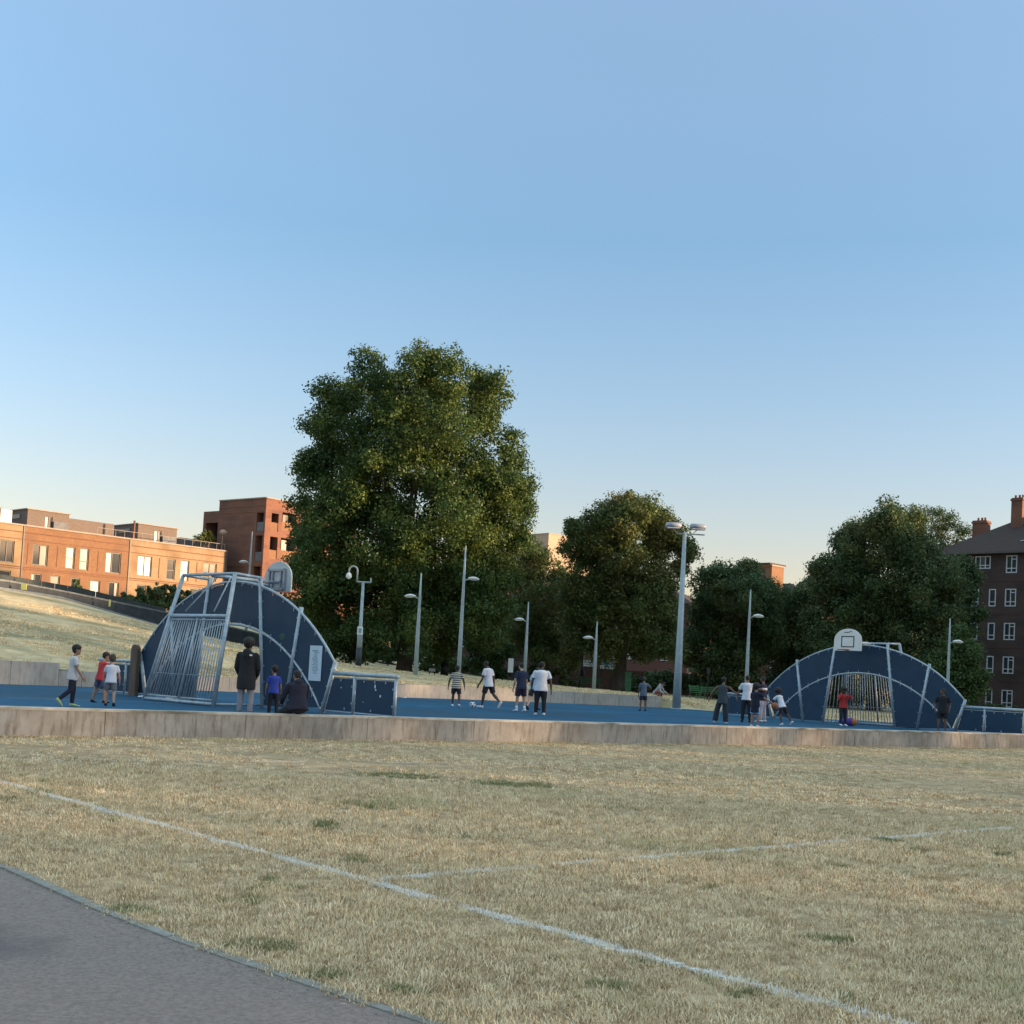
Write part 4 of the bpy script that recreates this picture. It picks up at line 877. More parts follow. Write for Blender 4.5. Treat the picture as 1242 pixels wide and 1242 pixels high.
MB().tube([b + Vector((.42, 0, zt - .28)), b + Vector((.42, 0, zt - .02))], .05, 6).build('sensor', M['pole'], cm)
MB().box(b + Vector((0, -.14, at(437, 765, 70).z)), (.3, .14, .46)).build('sign_box', M['lamp_shell'], cm)
MB().box(b + Vector((0, -.215, at(437, 765, 70).z)), (.18, .01, .26)).build('printed_label', M['print'], cm)
# old black lamp column
p = at(704.5, 832, 92); b = Vector((p.x, p.y, hz(p.x, p.y))); bc = empty('black_lamp_column', b); tag(bc, 'black cast iron lamp column with thick base in front of the garden wall', 'lamp post')
MB().tube([b - UP * .1, b + UP * 1.4, b + UP * 1.5, b + UP * 5.2], [.24, .21, .10, .07], 10).build('column', M['black'], bc, True)
MB().loft([(b + UP * z, xr, Vector((0, 1, 0)), q, q) for z, q in ((5.15, .1), (5.3, .22), (5.7, .3), (5.8, .1))], 8).build('lantern', M['flood_glass'], bc)
p = at(858, 840, 84); b = Vector((p.x, p.y, hz(p.x, p.y))); bc = empty('post_sign', b); tag(bc, 'thin black post with small dark round sign right of the mast', 'sign')
MB().tube([b, b + UP * 2.0], .04, 6).build('post', M['black'], bc); MB().box(b + UP * 1.95, (.22, .06, .4)).build('plate', M['black'], bc)
# bench, cabinet, bin
def bench(u, v, Y, label, rz, g=None):
    p = at(u, v, Y); z = hz(p.x, p.y); r = empty('park_bench', (p.x, p.y, z), 0); tag(r, label, 'bench', 'green park benches')
    X = Vector((math.cos(rz), math.sin(rz), 0)); Yv = Vector((-X.y, X.x, 0)); O = Vector((p.x, p.y, z))
    for i in range(4): MB().box(O + UP * .44 + Yv * (-.2 + i * .12), (1.6, .09, .03), (X, Yv, UP)).build('seat_slat', M['green_paint'], r)
    for i in range(3): MB().box(O + UP * (.58 + i * .13) + Yv * (.24 + i * .03), (1.6, .03, .09), (X, Yv, UP)).build('back_slat', M['green_paint'], r)
    for s_ in (-.7, .7):
        MB().tube([O + X * s_ - Yv * .22, O + X * s_ + UP * .42 - Yv * .22, O + X * s_ + UP * .42 + Yv * .2, O + X * s_ + UP * .92 + Yv * .34], .03, 6).build('side_frame', M['green_paint'], r)
        MB().tube([O + X * s_ + UP * .42 + Yv * .2, O + X * s_ + Yv * .3], .03, 6).build('leg', M['green_paint'], r)
    return r
bench(717, 832, 90, 'green bench beside the thin lamp pole', .2); bench(846, 845, 82, 'green bench right of the floodlight mast, turned sideways', 1.0); bench(862, 846, 85, 'green bench further right behind the thin black post', -.3)
p = at(758, 825, 88); z = hz(p.x, p.y); cb = empty('utility_cabinet', (p.x, p.y, z)); tag(cb, 'dark green utility cabinet behind the small child', 'cabinet')
MB().box((p.x, p.y, z + .72), (.85, .45, 1.4)).build('body', M['green_paint'], cb); MB().box((p.x, p.y, z + 1.44), (.93, .52, .06)).build('lid', M['green_paint'], cb); 
for s_ in (-.21, .21): MB().box((p.x + s_, p.y - .235, z + .7), (.38, .02, 1.25)).build('door', M['green_paint'], cb)
p = at(539, 815, 84); z = hz(p.x, p.y); bn = empty('litter_bin', (p.x, p.y, z)); tag(bn, 'dark litter bin under the big tree behind the striped boy', 'bin')
MB().tube([(p.x, p.y, z), (p.x, p.y, z + .95)], [.27, .31], 12).build('body', M['black'], bn, True); MB().loft([((p.x, p.y, z + q), xr, Vector((0, 1, 0)), w, w) for q, w in ((.96, .33), (1.08, .3), (1.18, .16), (1.2, .05))], 12).build('lid', M['black'], bn, True)
# parked car
def car(p, rz, label):
    z = hz(p.x, p.y); r = empty('parked_car', (p.x, p.y, z)); tag(r, label, 'car')
    X = Vector((math.cos(rz), math.sin(rz), 0)); Yv = Vector((-X.y, X.x, 0)); O = Vector((p.x, p.y, z))
    side = [(-2.1, .35), (-2.15, .75), (-1.9, .9), (-1.2, .95), (-.6, 1.42), (.75, 1.45), (1.35, 1.0), (2.0, .95), (2.12, .7), (2.1, .3)]
    MB().prism(side, O - Yv * .86, X, UP, Yv * 1.72).build('body', M['car'], r)
    gl_ = [(-1.05, .97), (-.55, 1.36), (.7, 1.38), (1.2, 1.02)]
    for s_ in (-.872, .872): MB().prism(gl_, O + Yv * (s_ - .006), X, UP, Yv * .012).build('side_window', M['glass_mid'], r)
    for x_ in (-1.35, 1.35):
        for s_ in (-.8, .8):
            w_o = MB().tube([O + X * x_ + Yv * (s_ - .1) + UP * .32, O + X * x_ + Yv * (s_ + .1) + UP * .32], .32, 16).build('wheel', M['tyre'], r)
            MB().tube([O + X * x_ + Yv * (s_ - .11) + UP * .32, O + X * x_ + Yv * (s_ + .11) + UP * .32], .19, 12).build('rim', M['steel'], w_o)
    for s_ in (-.6, .6): MB().box(O + X * -2.13 + Yv * s_ + UP * .7, (.05, .3, .14), (X, Yv, UP)).build('headlight', M['flood_glass'], r)
car(at(452, 812, 104), .1, 'dark parked car under the left side of the big tree'); car(at(485, 813, 112), .1, 'second dark parked car, mostly hidden by the tree trunk')
# low dark hedge at the park edge

# ------------------------------------------------------------------ trees
def leaves_mesh(name, C, Rr, n_leaf, size, material, parent, seed, droop=0):
    """leaf-sized faces round clump centres C with radii Rr"""
    g = np.random.default_rng(seed)
    idx = g.choice(len(C), n_leaf, p=Rr ** 2 / (Rr ** 2).sum()); d = g.normal(size=(n_leaf, 3)); d /= np.linalg.norm(d, axis=1)[:, None]
    r = Rr[idx] * g.random(n_leaf) ** .45; P = C[idx] + d * r[:, None] * np.array([1, 1, .8])
    nrm = d * .8 + g.normal(size=(n_leaf, 3)) * .55 + np.array([0, 0, .35]); nrm /= np.linalg.norm(nrm, axis=1)[:, None]
    t = np.cross(nrm, g.normal(size=(n_leaf, 3))); t /= np.linalg.norm(t, axis=1)[:, None]; b = np.cross(nrm, t)
    s = size * (.6 + .8 * g.random(n_leaf))[:, None]
    V = np.stack([P - t * s, P - b * s * .55 + nrm * s * .12, P + t * s - nrm * s * .1, P + b * s * .55 + nrm * s * .12], 1).reshape(-1, 3)
    me = bpy.data.meshes.new(name); me.vertices.add(len(V)); me.vertices.foreach_set('co', V.astype(np.float32).ravel())
    me.loops.add(n_leaf * 4); me.loops.foreach_set('vertex_index', np.arange(n_leaf * 4, dtype=np.int32)); me.polygons.add(n_leaf)
    me.polygons.foreach_set('loop_start', np.arange(0, n_leaf * 4, 4, dtype=np.int32)); me.update(calc_edges=True); me.validate()
    me.materials.append(material); o = bpy.data.objects.new(name, me); COL.objects.link(o)
    if parent: attach(o, parent)
    return o
def tree(name, label, base_px, Y, lobes, nleaf, lsize, material, bark, trunk_r, seed, cat='tree', clump=.085, dens=1.0, group=None, depth=1.0, trunk_h=.35, vase=False):
    g = np.random.default_rng(seed); b = at(base_px[0], base_px[1], Y); zb = hz(b.x, b.y) if Y < 105 else b.z; base = Vector((b.x, b.y, zb)); r = empty(name, base); tag(r, label, cat, group)
    C = []; R_ = []; px = Y / F; lob = []
    for (u, v, rad) in lobes:
        wid = max(abs(l[0] - base_px[0]) for l in lobes) * px + rad * px
        for sg in ((-1, 1) if rad * px > .9 else (0,)):
            c = at(u, v, Y); rr = max(.3, rad * px * 1.02 - clump * Y / 8 * .25)
            yo = (sg * g.uniform(.25, .95) + g.uniform(-.2, .2)) * depth * max(0, (wid * .8 - abs(c.x - b.x) * .75)); c = Vector((c.x + g.normal() * rr * .12, c.y + yo, c.z + g.normal() * rr * .1)); lob.append((c, rr))
            ns = 8
            for q_ in range(ns + 1):
                if q_ == ns: sc_, sr = np.array(c), rr * .8
                else:
                    dd = g.normal(size=3); dd /= np.linalg.norm(dd); sc_, sr = np.array(c) + dd * rr * g.uniform(.55, 1.0), rr * g.uniform(.25, .45)
                n = max(4, int((11 if q_ < ns else 12) * dens * (sr / (clump * Y / 8)) ** 1.3)); n = min(n, 120)
                d = g.normal(size=(n, 3)); d /= np.linalg.norm(d, axis=1)[:, None]; q = sr * g.random(n) ** .45
                cr = clump * Y / 8 * (.4 + .8 * g.random(n)); C.append(sc_ + d * q[:, None] * np.array([1, 1.1, .95])); R_.append(cr)
    C = np.concatenate(C); R_ = np.concatenate(R_); k = C[:, 2] > zb + R_ * .7; C, R_ = C[k], R_[k]
    leaves_mesh('crown', C, R_, nleaf, lsize, material, r, seed)
    top = max(c.z for c, _ in lob); th = zb + (top - zb) * trunk_h
    pts = [base - UP * .3, base + UP * .5, Vector((b.x + g.uniform(-.2, .2), b.y, (zb + th) / 2)), Vector((b.x + g.uniform(-.3, .3), b.y, th))]
    MB().tube(pts, [trunk_r * 1.35, trunk_r * 1.05, trunk_r * .85, trunk_r * .7], 12).build('trunk', bark, r, True)
    big_ = sorted(lob, key=lambda l: -l[1])[:14]
    for c, rr in big_:
        s0 = pts[2].lerp(pts[3], g.random()); mid = s0.lerp(c, .5) + Vector((g.uniform(-.5, .5), g.uniform(-.5, .5), abs(g.normal()) * .8)); rad = trunk_r * .42
        MB().tube([s0, s0.lerp(mid, .5), mid, c.lerp(mid, .3), c + UP * rr * .3], [rad, rad * .8, rad * .6, rad * .38, rad * .12], 7).build('limb', bark, r, True)
    return r
big = [(452, 540, 50), (512, 550, 60), (560, 620, 50), (432, 622, 52), (492, 690, 62), (400, 702, 42), (562, 690, 52), (382, 722, 32), (402, 488, 22), (495, 500, 34), (602, 478, 20), (534, 468, 24), (375, 575, 20), (370, 690, 22), (450, 452, 24), (425, 475, 26), (470, 478, 26), (520, 456, 20), (512, 478, 30), (550, 478, 34), (583, 478, 24), (540, 520, 50), (480, 520, 42), (425, 520, 42), (392, 525, 24), (590, 515, 26), (385, 560, 22), (410, 575, 45),
       (470, 580, 55), (540, 585, 55), (592, 570, 38), (622, 545, 20), (605, 608, 36), (632, 598, 22), (400, 640, 45), (365, 610, 16), (368, 650, 20), (455, 650, 50), (520, 655, 50), (580, 655, 45), (630, 650, 26), (640, 615, 14),
       (375, 690, 30), (430, 710, 50), (500, 715, 50), (560, 710, 50), (606, 690, 30), (385, 745, 26), (415, 770, 34), (465, 765, 36), (520, 765, 36), (570, 750, 40), (600, 735, 22), (590, 775, 20), (540, 785, 22), (395, 790, 18), (435, 792, 18), (498, 740, 40)]
tree('plane_tree', 'huge full plane tree left of centre, its upper right side in gold evening light', (490, 816), 82, big, 330000, .10, M['leaf_plane'], M['bark_pale'], .5, 3, clump=.07, dens=1.0, depth=.75, trunk_h=.4)
mid = [(700, 660, 22), (735, 720, 38), (790, 725, 34), (700, 720, 26), (830, 665, 14), (745, 655, 28), (790, 655, 24), (820, 645, 15), (835, 668, 12), (764, 606, 15), (778, 622, 18), (745, 618, 18), (800, 628, 15), (778, 622, 18), (722, 628, 20), (755, 640, 26), (795, 640, 20), (700, 642, 16), (725, 655, 20), (818, 655, 15), (795, 668, 24), (765, 672, 26), (735, 685, 30), (703, 680, 14), (832, 668, 8), (820, 690, 14),
       (790, 700, 28), (755, 712, 36), (715, 715, 30), (805, 725, 22), (700, 745, 24), (735, 750, 36), (775, 748, 34), (808, 752, 18), (700, 778, 22), (735, 782, 24), (775, 780, 22), (810, 785, 20), (690, 800, 12)]
tree('lime_tree', 'tall loose tree in the centre with see-through layered top catching the sun', (751, 833), 88, mid, 130000, .098, M['leaf_gold'], M['bark'], .42, 5, clump=.06, dens=.85, depth=.7, trunk_h=.6)
tree('round_tree', 'smaller round tree tucked between the big plane and the central tree, top lit gold', (655, 826), 100, [(655, 680, 20), (640, 700, 26), (672, 702, 22), (660, 725, 34), (632, 735, 22), (682, 735, 18), (650, 765, 34), (680, 770, 26), (630, 775, 20), (660, 795, 22), (690, 800, 16)], 50000, .11, M['leaf_gold'], M['bark'], .4, 6, clump=.06)
tree('bushy_tree', 'dark bushy tree right of the floodlight mast', (888, 850), 94, [(880, 698, 20), (905, 692, 16), (862, 710, 20), (890, 725, 32), (855, 740, 24), (920, 728, 22), (845, 770, 22), (885, 768, 36), (922, 765, 26), (860, 800, 24), (900, 805, 26), (838, 795, 14), (880, 828, 16)], 75000, .105, M['leaf_dark'], M['bark'], .4, 7, clump=.065)
tree('bushy_tree', 'dark bushy tree under the small orange roof tower', (950, 850), 100, [(935, 722, 20), (960, 725, 20), (985, 715, 16), (945, 755, 32), (975, 755, 26), (930, 790, 26), (965, 795, 30), (1000, 790, 22), (945, 825, 20), (985, 825, 20)], 70000, .105, M['leaf_dark'], M['bark'], .4, 8, clump=.065)
tree('broad_tree', 'broad tall tree rising behind the far goal and its hoop', (1060, 850), 88, [(1050, 642, 22), (1075, 636, 16), (1030, 655, 18), (1095, 648, 22), (1065, 665, 34), (1110, 672, 28), (1020, 682, 22), (1050, 705, 38), (1095, 708, 36), (1132, 690, 20), (1005, 715, 22), (1145, 715, 22), (1020, 745, 34), (1070, 750, 40), (1115, 748, 36), (1150, 745, 20), (1000, 775, 24), (1040, 790, 34), (1090, 790, 36), (1130, 785, 26), (995, 812, 22), (1030, 830, 24), (1080, 832, 24), (990, 690, 10), (985, 750, 14)], 170000, .10, M['leaf_dark'], M['bark'], .5, 9, clump=.068, dens=1.1)
tree('airy_tree', 'thin airy treetop showing sky beside the hip roof', (1130, 850), 112, [(1108, 626, 13), (1130, 622, 13), (1150, 630, 13), (1168, 642, 10), (1140, 648, 15), (1118, 645, 12), (1160, 660, 14), (1135, 672, 15), (1150, 700, 18), (1165, 720, 14)], 14000, .09, M['leaf_dark'], M['bark'], .3, 10, clump=.045, dens=.6)
tree('young_tree', 'small leafy tree in front of the dark flats behind the far goal', (1165, 868), 80, [(1160, 768, 12), (1150, 785, 16), (1172, 792, 18), (1148, 808, 18), (1175, 818, 20), (1155, 832, 18), (1182, 840, 14), (1168, 850, 12), (1190, 822, 8)], 26000, .085, M['leaf_bright'], M['bark'], .16, 11, clump=.05)
tree('side_tree', 'dark tree leaning against the left corner of the dark flats', (1165, 850), 98, [(1160, 685, 18), (1175, 700, 14), (1165, 725, 20), (1180, 745, 14), (1165, 760, 18), (1150, 700, 14)], 18000, .10, M['leaf_dark'], M['bark'], .25, 12, clump=.055)
tree('small_tree', 'small bright green tree low beside the right edge of the big plane', (592, 822), 92, [(585, 762, 12), (575, 778, 14), (598, 782, 16), (612, 790, 12), (580, 800, 14), (602, 803, 12)], 12000, .13, M['leaf_bright'], M['bark'], .14, 13, clump=.045)
tree('low_tree', 'dark low tree between the near goal and the big plane', (392, 812), 96, [(388, 745, 14), (378, 765, 16), (400, 760, 16), (385, 790, 16), (405, 790, 14)], 9000, .15, M['leaf_dark'], M['bark'], .2, 14, clump=.05)
# bushes along the park edge and in front of the wall
bush = [(470, 812, 99, 12), (530, 808, 100, 12), (560, 806, 102, 14), (640, 815, 99, 12), (668, 820, 98, 12), (800, 832, 96, 16), (826, 828, 98, 15), (780, 828, 95, 12), (880, 842, 92, 12), (905, 846, 90, 12), (1000, 850, 88, 12), (1205, 862, 92, 8), (610, 812, 97, 10), (932, 846, 92, 12)]
where = ['below the left side of the big tree', 'right of the big trunk', 'behind the tallest slim lamp', 'left of the pole behind the boys', 'right of the pole behind the boys', 'behind the crouching person', 'just left of the floodlight mast', 'behind the small child',
         'behind the arm of the player in grey', 'behind the player in white', 'behind the left bays of the far goal', 'at the foot of the dark flats', 'beside the narrow notice board', 'left of the far goal']
for i, (u, v, Y, rd) in enumerate(bush):
    c = at(u, v, Y); z = hz(c.x, c.y); g = np.random.default_rng(50 + i); rr = rd * Y / F
    r = empty('bush', (c.x, c.y, z)); tag(r, 'dark low bush ' + where[i], 'bush', 'low bushes at the park edge')
    n = 22; C = np.stack([c.x + g.normal(size=n) * rr * 1.1, c.y + g.normal(size=n) * rr * .5, z + rr * (.3 + g.random(n) * 1.3)], -1)
    leaves_mesh('foliage', C, np.full(n, rr * .5), 2200, .12, M['leaf_dark'], r, 80 + i)
    MB().tube([(c.x, c.y, z - .1), (c.x, c.y, z + rr)], [.06, .03], 6).build('stem', M['bark'], r)
# upright shrubs in front of the terrace
for i, (u, v, Y, h_, w_) in enumerate([(150, 722, 108, 1.5, .5), (158, 724, 108, 1.2, .4), (170, 720, 109, 2.2, .55), (181, 722, 110, 2.6, .6), (190, 722, 110, 3.1, .6), (200, 722, 111, 2.9, .7), (209, 722, 112, 3.0, .65), (219, 724, 112, 2.7, .7), (229, 724, 113, 2.4, .7), (240, 726, 114, 2.3, .8), (20, 694, 100, .7, .4), (95, 705, 104, 1.6, .45), (252, 728, 115, 2.4, .9), (268, 728, 116, 2.6, .9)]):
    c = at(u, v, Y); z = hz(c.x, c.y); h_ = max((h_ + (c.z - z) - .6) * .62, .8); w_ = w_ * 1.5; g = np.random.default_rng(200 + i)
    r = empty('upright_shrub', (c.x, c.y, z)); tag(r, 'dark upright shrub against the sunlit terrace, %s of the row' % ['first', 'second', 'third', 'fourth', 'fifth', 'sixth', 'seventh', 'eighth', 'ninth', 'tenth', 'lone small one far left', 'lone one left', 'thirteenth, by the goal', 'last, behind the goal'][i], 'shrub', 'upright shrubs before the terrace')
    n = 26; t = g.random(n); C = np.stack([c.x + g.normal(size=n) * w_ * .5 * (1.05 - t), c.y + g.normal(size=n) * w_ * .4, z + t * h_], -1)
    leaves_mesh('foliage', C, np.full(n, .34) * (1.25 - t * .7), 2600, .09, M['leaf_dark'], r, 300 + i)
    MB().tube([(c.x, c.y, z - .1), (c.x, c.y, z + h_ * .8)], [.06, .02], 6).build('stem', M['bark'], r)

# unseen flats and trees added past the right edge to cast the evening shade
for i, (x0, y0, y1, zt) in enumerate([(73, 50, 84, 20.8), (73.4, 84.3, 121, 19.6)]):
    L_ = y1 - y0
    block('unseen_shade_flats', 'unseen brown brick flats with tiled roof added for shade beyond the right edge, %s block' % ['nearer', 'farther'][i], (x0, y1), (x0, y0), -.3, zt - 3.6, 11, 'brick_dark', grid(2, 4.2, int(L_ / 4.3), 1.5, 2.9, 5, 1.0, 1.5), zt, 'block of flats')
def off_tree(x, y, h, rad, seed, label):
    g = np.random.default_rng(seed); r = empty('added_shade_tree', (x, y, 0)); tag(r, label, 'tree')
    n = 240; d = g.normal(size=(n, 3)); d /= np.linalg.norm(d, axis=1)[:, None]; C = np.array([x, y, h * .64]) + d * (g.random(n) ** .5)[:, None] * np.array([rad, rad, h * .34])
    leaves_mesh('crown', C, g.uniform(.5, 1.1, n), 16000, .26, M['leaf_dark'], r, seed); MB().tube([(x, y, -.2), (x, y, h * .6)], [.45, .25], 10).build('trunk', M['bark'], r, True)
off_tree(60, 95, 30, 5.5, 65, 'very tall unseen tree added for shade beyond the right edge of the park'); off_tree(62, 78, 17, 6.0, 61, 'unseen tree added for shade beyond the right edge, nearest the flats')  # added out of view to break up the low sun
av = empty('shade_row_tree', (66, 44, 0)); tag(av, 'tall leafy unseen tree in the added shade row beyond the right edge', 'tree', 'unseen shade trees added beyond the right edge')
g_ = np.random.default_rng(77); n_av = 5600; P_ = np.stack([66 + g_.normal(size=n_av) * 2.6, 44 + (g_.random(n_av) - .5) * 13.5, 1.2 + g_.random(n_av) * 19.6], -1)  # leaf count of this added row set to leak a little sun
wz_ = np.sqrt(np.clip(1 - ((P_[:, 2] - 10.5) / 10.6) ** 2, .02, 1)); P_[:, 1] = 44 + (P_[:, 1] - 44) * wz_; P_[:, 0] = 66 + (P_[:, 0] - 66) * wz_; leaves_mesh('crown', P_, np.full(n_av, .5), n_av, .37, M['leaf_dark'], av, 78)
MB().tube([(66, 44, -.2), (66.2, 44, 8), (66, 44.3, 15)], [.5, .35, .15], 10).build('trunk', M['bark'], av, True)
for k in range(1, 13):
    t_ = copy_tree(av); t_['label'] = 'tall leafy unseen shade tree added beyond the right edge, %s nearer than the first' % ['one place', 'two places', 'three places', 'four places', 'five places', 'six places', 'seven places', 'eight places', 'nine places', 'ten places', 'eleven places', 'twelve places'][k - 1]; t_.location = (66 + (k % 3 - 1) * 1.2, 44 - k * 8.6, 0); t_.rotation_euler = (0, 0, math.pi * (k % 2))

# ------------------------------------------------------------------ people
SK = {}
def skin_m(k):
    if k not in SK:
        c = {'light': (.50, .30, .21), 'tan': (.36, .20, .13), 'brown': (.17, .085, .05), 'dark': (.075, .038, .025)}[k]; SK[k] = mat('skin_' + k, c, tuple(v * .86 for v in c), 8, .55)
    return SK[k]
CM = {}
def cloth(nm, c):
    if nm not in CM: CM[nm] = mat(nm + '_cloth', c, tuple(v * .84 for v in c), 7, .9, .15)
    return CM[nm]
def striped():
    m = bpy.data.materials.new('striped_cloth'); m.use_nodes = True; n = m.node_tree; b = n.nodes['Principled BSDF']; b.inputs['Roughness'].default_value = .9
    g = n.nodes.new('ShaderNodeNewGeometry'); sx = n.nodes.new('ShaderNodeSeparateXYZ'); mu = n.nodes.new('ShaderNodeMath'); mu.operation = 'MULTIPLY'; mu.inputs[1].default_value = 80
    si = n.nodes.new('ShaderNodeMath'); si.operation = 'SINE'; cr = n.nodes.new('ShaderNodeValToRGB'); cr.color_ramp.interpolation = 'CONSTANT'
    cr.color_ramp.elements[0].color = (.03, .03, .035, 1); cr.color_ramp.elements[1].color = (.55, .52, .42, 1); cr.color_ramp.elements[1].position = .42
    L = n.links.new; L(g.outputs['Position'], sx.inputs[0]); L(sx.outputs[2], mu.inputs[0]); L(mu.outputs[0], si.inputs[0])
    ad = n.nodes.new('ShaderNodeMath'); ad.operation = 'MULTIPLY_ADD'; ad.inputs[1].default_value = .5; ad.inputs[2].default_value = .5; L(si.outputs[0], ad.inputs[0]); L(ad.outputs[0], cr.inputs[0]); L(cr.outputs[0], b.inputs['Base Color']); return m
CM['striped'] = striped()
HAIR = mat('black_hair', (.010, .009, .010), (.02, .017, .016), 30, .75, .5); HAIRB = mat('brown_hair', (.035, .022, .016), (.06, .04, .028), 30, .7, .5)
EYE_M = mat('dark_eye', (.02, .015, .012), None, 5, .3); LIP = mat('lips', (.22, .09, .07), None, 5, .5)
JOBS = []
def remesh_obj(mb, name, material, parent, vox, extra=None, smooth_it=4):
    me = mb.mesh(name); o = bpy.data.objects.new(name, me); COL.objects.link(o)
    import bmesh
    bm = bmesh.new(); bm.from_mesh(me); bmesh.ops.recalc_face_normals(bm, faces=bm.faces); bm.to_mesh(me); bm.free()
    md = o.modifiers.new('r', 'REMESH'); md.mode = 'VOXEL'; md.voxel_size = vox
    ms = o.modifiers.new('s', 'SMOOTH'); ms.iterations = smooth_it; ms.factor = .5
    JOBS.append((o, material, parent, extra)); return o
def flush_jobs():
    dg = bpy.context.evaluated_depsgraph_get(); dg.update()
    for o, material, parent, extra in JOBS:
        me = bpy.data.meshes.new_from_object(o.evaluated_get(dg)); old = o.data
        if extra:
            base = MB(); base.v = [tuple(v.co) for v in me.vertices]; base.f = [tuple(p.vertices) for p in me.polygons]; base.add(extra.v, extra.f); nm = me.name; bpy.data.meshes.remove(me); me = base.mesh(nm)
        me.shade_smooth(); me.materials.clear(); me.materials.append(material)
        o.modifiers.clear(); o.data = me; bpy.data.meshes.remove(old); me.name = o.name
        attach(o, parent)
    JOBS.clear()

def person(label, x, y, z, h, head, lean=0, side=0, hturn=0, hnod=0, aL=(0, 8, 12), aR=(0, 8, 12), lL=(0, 3, 3), lR=(0, 3, 3), top='white', topc=(.7, .72, .75), topstyle='tee', bot='black', botc=(.02, .02, .025), botstyle='shorts',
           shoe='white_shoe', shoec=(.7, .7, .72), sock=None, hair='short', hairm=None, skin='brown', build=1.0, name='person', sit=None, extra_cb=None, group=None, hem=.0):
    ph = math.radians(head); Fw = Vector((math.sin(ph), math.cos(ph), 0)); Rt = Vector((Fw.y, -Fw.x, 0))
    kid = max(0, min(1, (1.7 - h) / .5)); hs = .120 if h > 1.5 else .114; ls = 1.0
    def V(r, f, u): return Rt * r + Fw * f + UP * u
    hip_h = (.505 - .015 * kid) * h
    hipc = V(0, 0, hip_h)
    ln, sdn = math.radians(lean), math.radians(side)
    tup = (V(math.sin(sdn), math.sin(ln) * math.cos(sdn), math.cos(ln) * math.cos(sdn))).normalized()
    trt = (Rt - tup * Rt.dot(tup)).normalized(); tfw = tup.cross(trt).normalized()
    if tfw.dot(Fw) < 0 and abs(lean) < 80: tfw = -tfw
    tl = .30 * h                                   # hip to shoulder line
    neck = hipc + tup * (tl + .012 * h); shw = (.108 if h > 1.5 else .102) * h * build
    def limb(o_, sgn, f1, out_, bend, l1, l2, rr, fw_, up_, inn=None):
        f1, out_, bend = map(math.radians, (f1, out_, bend)); 
        d1 = rr * (sgn * math.sin(out_)) + fw_ * (math.cos(out_) * math.sin(f1)) - up_ * (math.cos(out_) * math.cos(f1))
        o2 = out_ * .4 if inn is None else math.radians(inn)
        d2 = rr * (sgn * math.sin(o2)) + fw_ * (math.cos(o2) * math.sin(f1 + bend)) - up_ * (math.cos(o2) * math.cos(f1 + bend))
        a = o_ + d1.normalized() * l1; b = a + d2.normalized() * l2; return a, b, d1.normalized(), d2.normalized()
    arms = {}
    for sgn, pa in ((-1, aL), (1, aR)):
        so_ = hipc + tup * tl * .915 + trt * sgn * shw; el, wr, d1, d2 = limb(so_, sgn, pa[0], pa[1], pa[2], .172 * h, .150 * h, trt, tfw, tup if abs(lean) < 60 else UP, pa[3] if len(pa) > 3 else None); arms[sgn] = (so_, el, wr, d1, d2)
    legs = {}
    for sgn, pa in ((-1, lL), (1, lR)):
        ho = hipc + Rt * sgn * .052 * h; kn, an, d1, d2 = limb(ho, sgn, pa[0], pa[1], -pa[2], .240 * h, .225 * h, Rt, Fw, UP, pa[3] if len(pa) > 3 else pa[1] * .5); legs[sgn] = (ho, kn, an, d1, d2)
    low = min(l[2].z for l in legs.values()) - .042 * h
    O = Vector((x, y, z)) - UP * low if sit is None else Vector((x, y, z)) - UP * (hip_h - .085 * h)
    root = empty(name, (x, y, z)); tag(root, label, 'person', group)
    T = lambda p: O + p
    def lf(mb, pts, rad, sv, n=10, flat=1.0):
        rings = []
        for i, p in enumerate(pts):
            t = (pts[min(i + 1, len(pts) - 1)] - pts[max(i - 1, 0)]).normalized(); s_ = (sv - t * sv.dot(t)).normalized(); f_ = t.cross(s_); r_ = rad[i]
            rings.append((T(p), s_, f_, r_ if not isinstance(r_, tuple) else r_[0], r_ * flat if not isinstance(r_, tuple) else r_[1]))
        return mb.loft(rings, n)
    B = MB(); k_ = h
    # torso
    tor = [(-.03, .075, .06), (.03, .082, .062), (.10, .074, .054), (.18, .082, .058), (.25, .096, .062), (.292, .088, .052), (.312, .045, .036)]
    B.loft([(T(hipc + tup * a * k_), trt, tfw, b * k_ * build, c * k_ * build) for a, b, c in tor], 14)
    hd_t, hd_n = math.radians(hturn), math.radians(hnod)
    hf = (tfw * math.cos(hd_t) + trt * math.sin(hd_t)); hu = (tup * .5 + UP * .5).normalized(); hr = hf.cross(hu).normalized(); hf = hu.cross(hr).normalized()
    hf2 = hf * math.cos(hd_n) - hu * math.sin(hd_n); hu2 = hr.cross(hf2).normalized()
    nk1 = neck + hu * .032 * k_ + tfw * .012 * k_
    lf(B, [neck - tup * .03 * k_, neck + (nk1 - neck) * .5, nk1 + hu * .02], [.036 * k_, .030 * k_, .030 * k_], trt)
    hc = nk1 + hu2 * hs * .92 + hf2 * hs * .18
    # head: skull, jaw, nose, ears (head height about 2 x hs)
    def H(a, b, c): return T(hc + hr * (a * hs) + hf2 * (b * hs) + hu2 * (c * hs))
    B.ball(H(0, -.08, .18), (.70 * hs, .84 * hs, .80 * hs), 14, 10, (hr, hf2, hu2)); B.ball(H(0, .22, -.38), (.50 * hs, .50 * hs, .62 * hs), 12, 8, (hr, hf2, hu2))
    B.loft([(H(0, .70, .12), hr, hu2, .05 * hs, .06 * hs), (H(0, .80, -.10), hr, hu2, .10 * hs, .08 * hs), (H(0, .74, -.2), hr, hu2, .12 * hs, .05 * hs)], 8)
